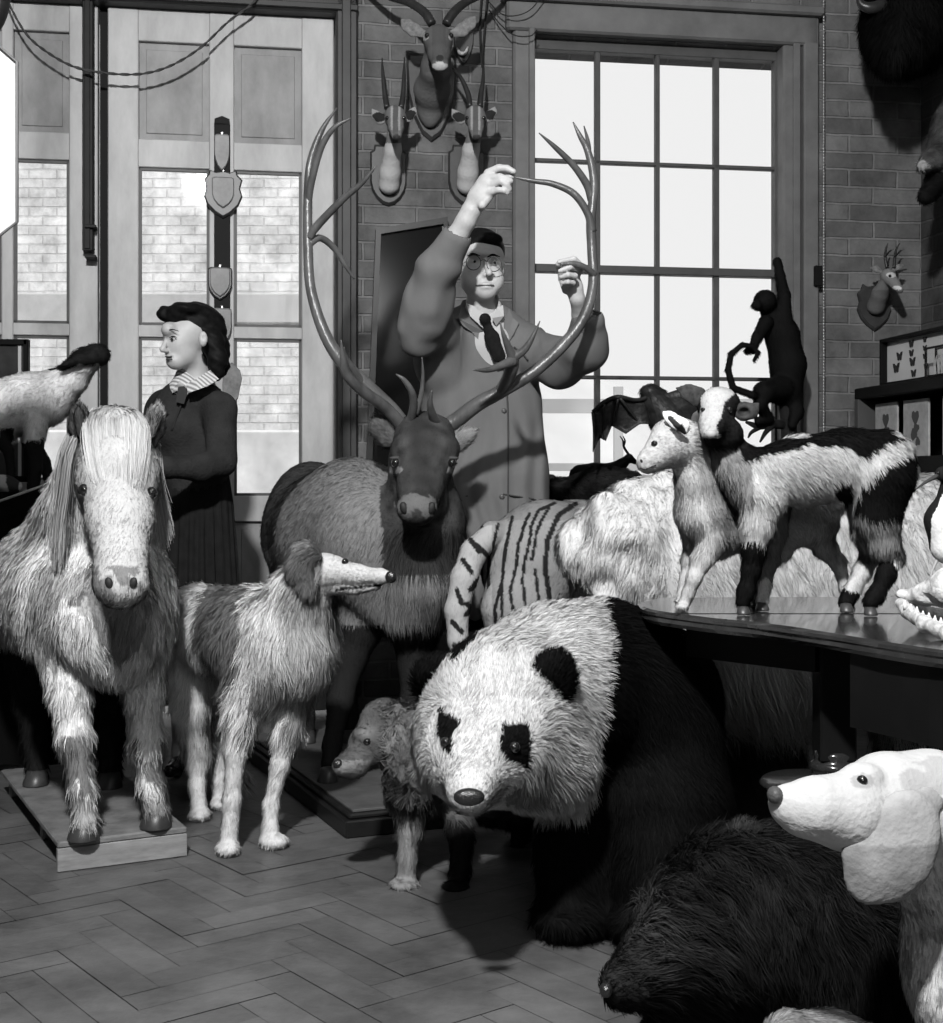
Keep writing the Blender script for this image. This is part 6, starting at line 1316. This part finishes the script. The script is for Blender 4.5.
B.chain([(766, 322, Yb-.06, 7), (757, 338, Yb-.12, 5), (752, 350, Yb-.14, 4)], .01); B.ell((748, 351, Yb-.15), (4.5, 4, 3.5), .005)
B.chain([(780, 388, Yb-.05, 13), (764, 392, Yb-.14, 10), (760, 404, Yb-.16, 6), (768, 418, Yb-.10, 5), (758, 421, Yb-.12, 3.6)], .015)
B.chain([(790, 390, Yb+.02, 12), (796, 412, Yb-.02, 7), (792, 425, Yb-.05, 4)], .012)
B.chain([(776, 398, Yb-.02, 5), (752, 395, Yb-.20, 3.5), (733, 388, Yb-.20, 3.2), (728, 370, Yb-.20, 3), (731, 354, Yb-.20, 2.8), (742, 345, Yb-.20, 2.6), (752, 346, Yb-.20, 2.4), (758, 353, Yb-.2, 2.3), (754, 361, Yb-.2, 1.8)], .006)
V, Q = B.mesh(.006); meshobj('body', V, Q, mat('monkey_hide', .005, .8, .1), mk); fur('fur', mk, V, Q, 16000, .014, flow([(780, 330, Yb, (0, 0, -1)), (785, 290, Yb, (0, 0, -1)), (740, 350, Yb-.2, (.3, 0, -.5))]), const(.007), .002, .2, .4, .02, .1)
# ---------------- roe deer head by the corner
rd = root('mounted_deer', W(876, 310, Yat(876, .02)), 'small deer head mount with short antlers on a dark plaque near the room corner', 'trophy')
plaque(rd, 873, 285, 33, 46, 'crest'); Y1 = Yat(876, 0)
B = Body(); B.chain([(876, 306, Y1-.05, 9), (880, 294, Y1-.10, 8), (886, 282, Y1-.16, 6.5)], .012); B.chain([(888, 276, Y1-.18, 7.5), (895, 284, Y1-.22, 5), (900, 290, Y1-.25, 3.6)], .008)
def c_rd(P):
    x, y = px(P); g = np.where(y > 290, .11, .15); g = np.where(np.hypot((x-891)/5, (y-275)/2.5) < 1, .42, g); return np.where(np.hypot((x-897)/5, (y-288)/2) < 1, .5, g)
skin('body', rd, B, .0045, c_rd); eye(rd, (890, 276, Y1-.225), 1.6)
for pts in ([(882, 272, Y1-.17, 2), (876, 269, Y1-.17, 3.4), (871, 268, Y1-.17, 1)], [(893, 270, Y1-.16, 2), (899, 267, Y1-.15, 3), (903, 265, Y1-.15, 1)]):
    B = Body(); B.chain(pts, .003, sq=((0, 1, 0), .5)); V, Q = B.mesh(.0035); meshobj('ear', V, Q, MATS['trophy_ear'], rd)
for dx in (0, 7):
    b = MB(); curve_tube(b, [(887+dx, 268, Y1-.17, 1.7), (885+dx*1.4, 258, Y1-.16, 1.5), (886+dx*1.5, 249, Y1-.15, 1.1), (888+dx*1.7, 243, Y1-.15, .4)], 7); curve_tube(b, [(885+dx*1.4, 257, Y1-.16, 1.2), (890+dx*1.5, 251, Y1-.19, .9), (894+dx*1.5, 249, Y1-.2, .4)], 7); b.build('antler', MATS['horn'], rd, True)
# ---------------- dark mounts high in the right corner
hb_ = root('mounted_bison', W(905, 20, 5.85), 'black shaggy horned head mount high in the right corner of the room', 'trophy')
B = Body(); B.chain([(912, 10, 6.05, 44), (908, 26, 5.85, 40), (900, 44, 5.70, 24), (896, 54, 5.62, 16)], .06)
V, Q = B.mesh(.012); meshobj('body', V, Q, MATS['black_hide'], hb_); fur('fur', hb_, V, Q, 12000, .07, (0, -.3, -1), const(.005), .005, .3, .5, .05, .3)
b = MB(); curve_tube(b, [(886, 4, 5.75, 7), (872, 8, 5.72, 6), (861, 4, 5.72, 4), (858, -8, 5.72, 1.5)], 10); b.build('horn', MATS['horn'], hb_, True)
jk = root('mounted_jackal', W(945, 150, 5.75), 'grey long-muzzled animal mount reaching from the side wall, edge of view', 'trophy')
B = Body(); B.chain([(958, 125, 5.7, 26), (945, 148, 5.6, 16), (932, 160, 5.5, 10), (923, 166, 5.45, 6)], .03); B.chain([(952, 160, 5.62, 16), (938, 180, 5.55, 11), (926, 196, 5.5, 8)], .02)
def c_jk(P):
    x, y = px(P); g = .03+.08*noise(P, 20, 4); g = np.where(np.hypot(x-922, y-165) < 5, .3, g); return np.where(y > 172, .006, g)
o, V, Q = skin('body', jk, B, .007, c_jk); fur('fur', jk, V, Q, 7000, .022, (.7, .2, -.3), c_jk, .003, .25, .4, .03, .2)
# ================================================================== display cabinet on the side wall
dc = root('display_cabinet', rwall(np.array((.6, .2, 0))), 'dark open display cabinet along the side wall, right edge of view', 'cabinet')
m_cab = mat('cabinet_black', .004, .5, .12)
b = MB(rwall); b.box((.06, .02, 1.40), (1.6, .36, 1.45), .004); b.build('top_board', m_cab, dc)
b = MB(rwall); b.box((.06, .02, 1.05), (1.6, .36, 1.13), .004); b.build('shelf', m_cab, dc); b = MB(rwall); b.box((.06, .02, 0), (1.6, .34, 1.05), .004); b.build('lower_body', m_cab, dc)
for s in (.06, 1.56): b = MB(rwall); b.box((s, .02, 1.13), (s+.04, .36, 1.40), .003); b.build('side_post', mat('cabinet_edge', .06, .4, .4), dc)
b = MB(rwall); b.box((.06, .0, 1.13), (1.6, .02, 1.40)); b.build('back_board', m_cab, dc)
for i, (s0, s1, lab) in enumerate(((.15, .36, 'pale specimen card in the cabinet, farthest into the corner'), (.42, .64, 'tall pale specimen card with a dark plant print, middle of the cabinet shelf'), (.76, .98, 'pale specimen card in the cabinet, nearest the viewer'))):
    c = root('specimen_card', rwall(np.array(((s0+s1)/2, .3, 1.13))), lab, 'card')
    b = MB(rwall); b.box((s0, .29, 1.131), (s1, .30, 1.375), .001); b.build('card', mat('faded_card', .30, .7, .2, var=.25, vscale=14), c)
    b = MB(rwall)
    for k, (a, z, r) in enumerate(((.5, .7, .16), (.55, .5, .12), (.45, .38, .14), (.6, .25, .1))):
        pts = [(s0+(s1-s0)*(a+r*math.cos(t)*.9), 1.131+.244*(z+r*math.sin(t)*1.0*(.7+.3*math.sin(3*t+k)))) for t in np.linspace(0, 2*math.pi, 12, endpoint=False)]
        b.plate(pts, .300, .302, lambda u, d, z: np.array((u, d, z)))
    b.build('specimen', mat('specimen_ink', .06, .7, .2), c)
bc = root('butterfly_case', rwall(np.array((.55, .3, 1.45))), 'glazed case of pinned butterflies leaning on top of the cabinet', 'case')
b = MB(rwall); b.box((.20, .25, 1.451), (1.3, .27, 1.66), .001); b.build('backing', mat('case_paper', .42, .8, .2, var=.1, vscale=4), bc)
for a, c in (((.19, .24, 1.451), (1.31, .30, 1.466)), ((.19, .24, 1.648), (1.31, .30, 1.664)), ((.19, .24, 1.451), (.207, .30, 1.664)), ((1.293, .24, 1.451), (1.31, .30, 1.664))):
    b = MB(rwall); b.box(a, c, .002); b.build('frame_bar', m_cab, bc)
k = 0
BF = [(.33, 1.575, .026, 'high up at the corner end'), (.30, 1.525, .030, 'low down nearest the room corner'), (.44, 1.62, .022, 'top of the second column'), (.44, 1.58, .020, 'second of the second column'), (.45, 1.54, .026, 'third of the second column'), (.46, 1.49, .022, 'foot of the second column'), (.56, 1.625, .016, 'smallest, top of the third column'), (.56, 1.59, .016, 'small, second of the third column'), (.56, 1.555, .016, 'small, third of the third column'), (.57, 1.51, .018, 'small, foot of the third column'), (.80, 1.61, .034, 'largest, top right of the case'), (.80, 1.545, .024, 'below the largest one'), (.95, 1.62, .028, 'upper one nearest the viewer'), (.95, 1.55, .024, 'lower one nearest the viewer')]
for s, z, w, where in BF:
    b = MB(rwall); fr_ = lambda u, d, z_: np.array((u, d, z_))
    for sg in (-1, 1):
        b.plate([(s, z+.15*w), (s+sg*.5*w, z+.75*w), (s+sg*1.05*w, z+.8*w), (s+sg*.85*w, z+.1*w), (s+sg*.15*w, z)], .272, .2745, fr_)
        b.plate([(s, z+.05*w), (s+sg*.75*w, z+.05*w), (s+sg*.65*w, z-.5*w), (s+sg*.3*w, z-.62*w), (s, z-.25*w)], .272, .2745, fr_)
    b.tube([(s, .275, z-.45*w), (s, .275, z+.5*w)], w*.09, 6)
    tag(b.build('butterfly', mat('butterfly_wing', .02, .7, .2)), 'dark pinned butterfly in the glazed case, '+where, 'butterfly', 'pinned butterflies in the case')
mg2 = mg.copy(); mg2.name = 'thin_glass'; [n_ for n_ in mg2.node_tree.nodes if n_.type == 'FRESNEL'][0].inputs[0].default_value = 1.06
gb = root('glass_box', rwall(np.array((.85, .33, 1.45))), 'small glass specimen box with black edges in front of the butterfly case', 'box')
for a in (.72, .93):
    for d in (.305, .350): MB(rwall).box((a, d, 1.451), (a+.008, d+.008, 1.575)).build('edge_bar', m_cab, gb)
for z in (1.451, 1.567):
    for d in (.305, .350): MB(rwall).box((.72, d, z), (.938, d+.008, z+.008)).build('edge_bar', m_cab, gb)
MB(rwall).box((.73, .356, 1.459), (.93, .358, 1.567)).build('pane', mg2, gb)
b = MB(rwall)
for i in range(6): b.tube([(.76+.025*i, .33, 1.46), (.75+.03*i, .33, 1.50+.02*(i % 3)), (.77+.025*i, .33, 1.54)], [.004, .006, .002], 6)
b.build('specimen', mat('specimen_pale', .3, .7, .2), gb)
# ================================================================== left side
tl = root('covered_table', (-1.85, 5.0, 0), 'table draped in black cloth behind the pony carrying the pale lamb', 'table')
b = MB(); zt = .985
M2 = lambda V: np.stack([-1.42+V[..., 0]*cT*1.0-V[..., 1]*.0, 4.72+V[..., 0]*0+V[..., 1], V[..., 2]], -1)
b = MB(); b.box((-2.6, 4.74, zt-.03), (-1.42, 5.42, zt), .01); b.build('tabletop', mat('black_cloth', .004, .95, .05), tl)
nX = 90; V = []; per = [(-2.6+1.18*t, 4.73) for t in np.linspace(0, 1, 50)]+[(-1.41, 4.73+.7*t) for t in np.linspace(0, 1, 30)]
for j, z in enumerate((zt+.003, zt-.02, zt-.35, zt-.7, .03)):
    for i, (x, y) in enumerate(per):
        w_ = .018*math.sin(i*.9)*min(1, j*.5); V.append((x+(w_ if i >= 50 else 0), y-(w_ if i < 50 else 0), z))
n = len(per); V = np.array(V); V2 = V+np.array((-.004, .006, 0)); Fc = [(j*n+i, j*n+i+1, (j+1)*n+i+1, (j+1)*n+i) for j in range(4) for i in range(n-1)]
MB().add(np.vstack([V, V2]), Fc+[tuple(5*n+q for q in f[::-1]) for f in Fc]).build('cloth_skirt', MATS['black_cloth'], tl, True)
for x, y in ((-2.55, 4.8), (-1.5, 4.8), (-1.5, 5.35), (-2.55, 5.35)): MB().box((x, y, 0), (x+.05, y+.05, zt-.03), .003).build('leg', MATS['dark_wood'], tl)
b = MB(); b.tube([W(-20, 508, 4.66), W(52, 482.5, 4.66)], .0045, 8); tag(b.build('pale_stick', mat('pale_stick', .35, .6, .3), None, True), 'thin pale rod lying along the front edge of the black-covered table', 'rod')
sr = bpy.data.objects['pale_stick']
lb = root('lamb', W(40, 492, 5.05), 'pale lamb mount with black face and legs on the black-covered table', 'lamb')
B = Body(); YL = 5.05; ft = 480+(H-zt)*F/YL
B.chain([(8, 408, YL, 30), (30, 402, YL, 28), (54, 393, YL-.02, 22), (72, 378, YL-.05, 15), (84, 362, YL-.08, 12.5), (92, 356, YL-.1, 11)], .025); B.ell((-4, 420, YL), (24, 22, 28), .02); B.ell((48, 408, YL-.02), (18, 22, 18), .02)
B.ell((97, 355, YL-.10), (13, 12, 11), .01); B.chain([(92, 357, YL-.13, 8), (78, 360, YL-.15, 5.5), (66, 364, YL-.16, 3.2), (60, 367, YL-.16, 1.6)], .008)
B.chain([(36, 420, YL-.06, 13), (34, 445, YL-.07, 9), (36, 468, YL-.07, 6.5), (33, ft-4, YL-.07, 6)], .01); B.chain([(30, 440, YL+.05, 9), (44, 462, YL+.05, 6), (52, ft-4, YL+.06, 5)], .01)
B.chain([(-6, 430, YL-.05, 12), (8, 450, YL-.05, 5), (11, 470, YL-.05, 4), (10, ft-4, YL-.05, 4.5)], .01); B.chain([(-14, 430, YL+.06, 12), (-14, 460, YL+.06, 6), (-12, ft-4, YL+.06, 5)], .01)
def c_lb(P):
    x, y = px(P); n = noise(P, 30, 5); g = .80+.1*(n-.5)+0*x; hd = inpoly(x, y+4*(n-.5), [(50, 370), (52, 360), (78, 350), (84, 340), (115, 338), (116, 372), (104, 374), (98, 364), (80, 364), (64, 372)]); g = np.where(hd, .012, g)
    return np.where((y > 440+14*(n-.5)) | (x < 14) & (y > 428) & (x > 0), .015, g)
o, V, Q = skin('body', lb, B, .006, c_lb); fur('fur', lb, V, Q, 15000, lambda P: np.where(px(P)[1] > 440, .006, .014), (-.3, 0, -.6), c_lb, .002, .3, .6, .016, .1, wav=1)
B = Body(); B.chain([(92, 362, YL-.10, 4), (86, 372, YL-.08, 4), (81, 380, YL-.07, 1.5)], .005); V, Q = B.mesh(.004); meshobj('ear', V, Q, MATS['black_hide'], lb)
# mottled dark bundle on the table
pb2 = root('mottled_pelt', W(6, 486, 4.85), 'small mottled pelt on the black-covered table, left edge of view', 'pelt')
B = Body(); B.chain([(-14, 484, 4.85, 9), (6, 484, 4.85, 9), (18, 487, 4.85, 5)], .015); V, Q = B.mesh(.005, lambda P: .012*(noise(P, 30, 2)-.5)); V[:, 2] = np.maximum(V[:, 2], zt+.001)
meshobj('hide', V, Q, MATS['hide'], pb2, col=np.where(noise(V, 28, 3) > .5, .35, .03))
# leaning mirror, reflector panel, dark round thing at the upper left
lm = root('framed_mirror', W(2, 400, 5.55), 'dark framed print leaning by the door glass behind the lamb, left edge', 'picture')
def pbox(mb, x0, x1, y0, y1, Y, th, bev=.003):
    a, b_ = W(x0, y1, Y), W(x1, y0, Y); return mb.box((a[0], Y, a[2]), (b_[0], Y+th, b_[2]), bev)
pbox(MB(), -40, 24, 344, 478, 5.6, .01, .0).build('print', mat('dark_print', .03, .3, .4, var=.9, vscale=3), lm)
for q in ((-46, 27, 339, 345), (-46, 27, 476, 482), (23, 28, 339, 482), (-46, -40, 339, 482)): pbox(MB(), *q, 5.585, .03).build('frame_bar', m_cab, lm)
for q in ((18, 21, 346, 476),): pbox(MB(), *q, 5.592, .008, .0).build('mount_edge', mat('mount_card', .4, .8, .2), lm)
Xs = float(W(-20, 480, 5.6)[0]); MB().box((Xs-.03, 5.60, 0), (Xs+.03, 5.64, float(W(0, 482, 5.6)[2])), .004).build('easel_post', m_cab, lm)
rf = root('lamp_reflector', W(-30, 140, 3.2), 'white octagonal lamp reflector panel hanging at the upper left edge', 'reflector')
pts = [(-80, 60), (-55, 40), (-8, 40), (17, 62), (17, 222), (-6, 240), (-55, 240), (-80, 220)]
b = MB(); V = [W(x, y, 3.2) for x, y in pts]+[W(x, y, 3.26) for x, y in pts]; n = 8; b.add(V, [tuple(range(n)), tuple(range(2*n-1, n-1, -1))]+[(i, (i+1) % n, n+(i+1) % n, n+i) for i in range(n)]); b.build('panel', mat('white_enamel', .48, .5, .3), rf)
b = MB(); P = [W(x, y, 3.195) for x, y in pts]; b.tube(P+[P[0]], .004, 6, False); b.build('rim', mat('rim_grey', .1, .5, .3), rf, True)
b = MB(); b.tube([W(-30, 45, 3.23), np.array((W(-30, 45, 3.23)[0], 3.23, 4.29))], .008, 8); b.build('hanging_rod', m_cab, rf)
hn = root('hanging_horn', W(0, 10, 3.9), 'dark curved hanging shape at the top left corner above the white reflector', 'horn')
b = MB(); curve_tube(b, [(-14, -60, 3.9, 9), (-4, -30, 3.9, 12), (-1, 0, 3.9, 11), (-4, 22, 3.9, 8), (-8, 36, 3.9, 2)], 14); b.build('horn', MATS['horn'], hn, True)
b = MB(); b.tube([W(-14, -60, 3.9), np.array((W(-14, -60, 3.9)[0], 3.9, 4.29))], .004, 6); b.build('hanging_wire', m_cord, hn)
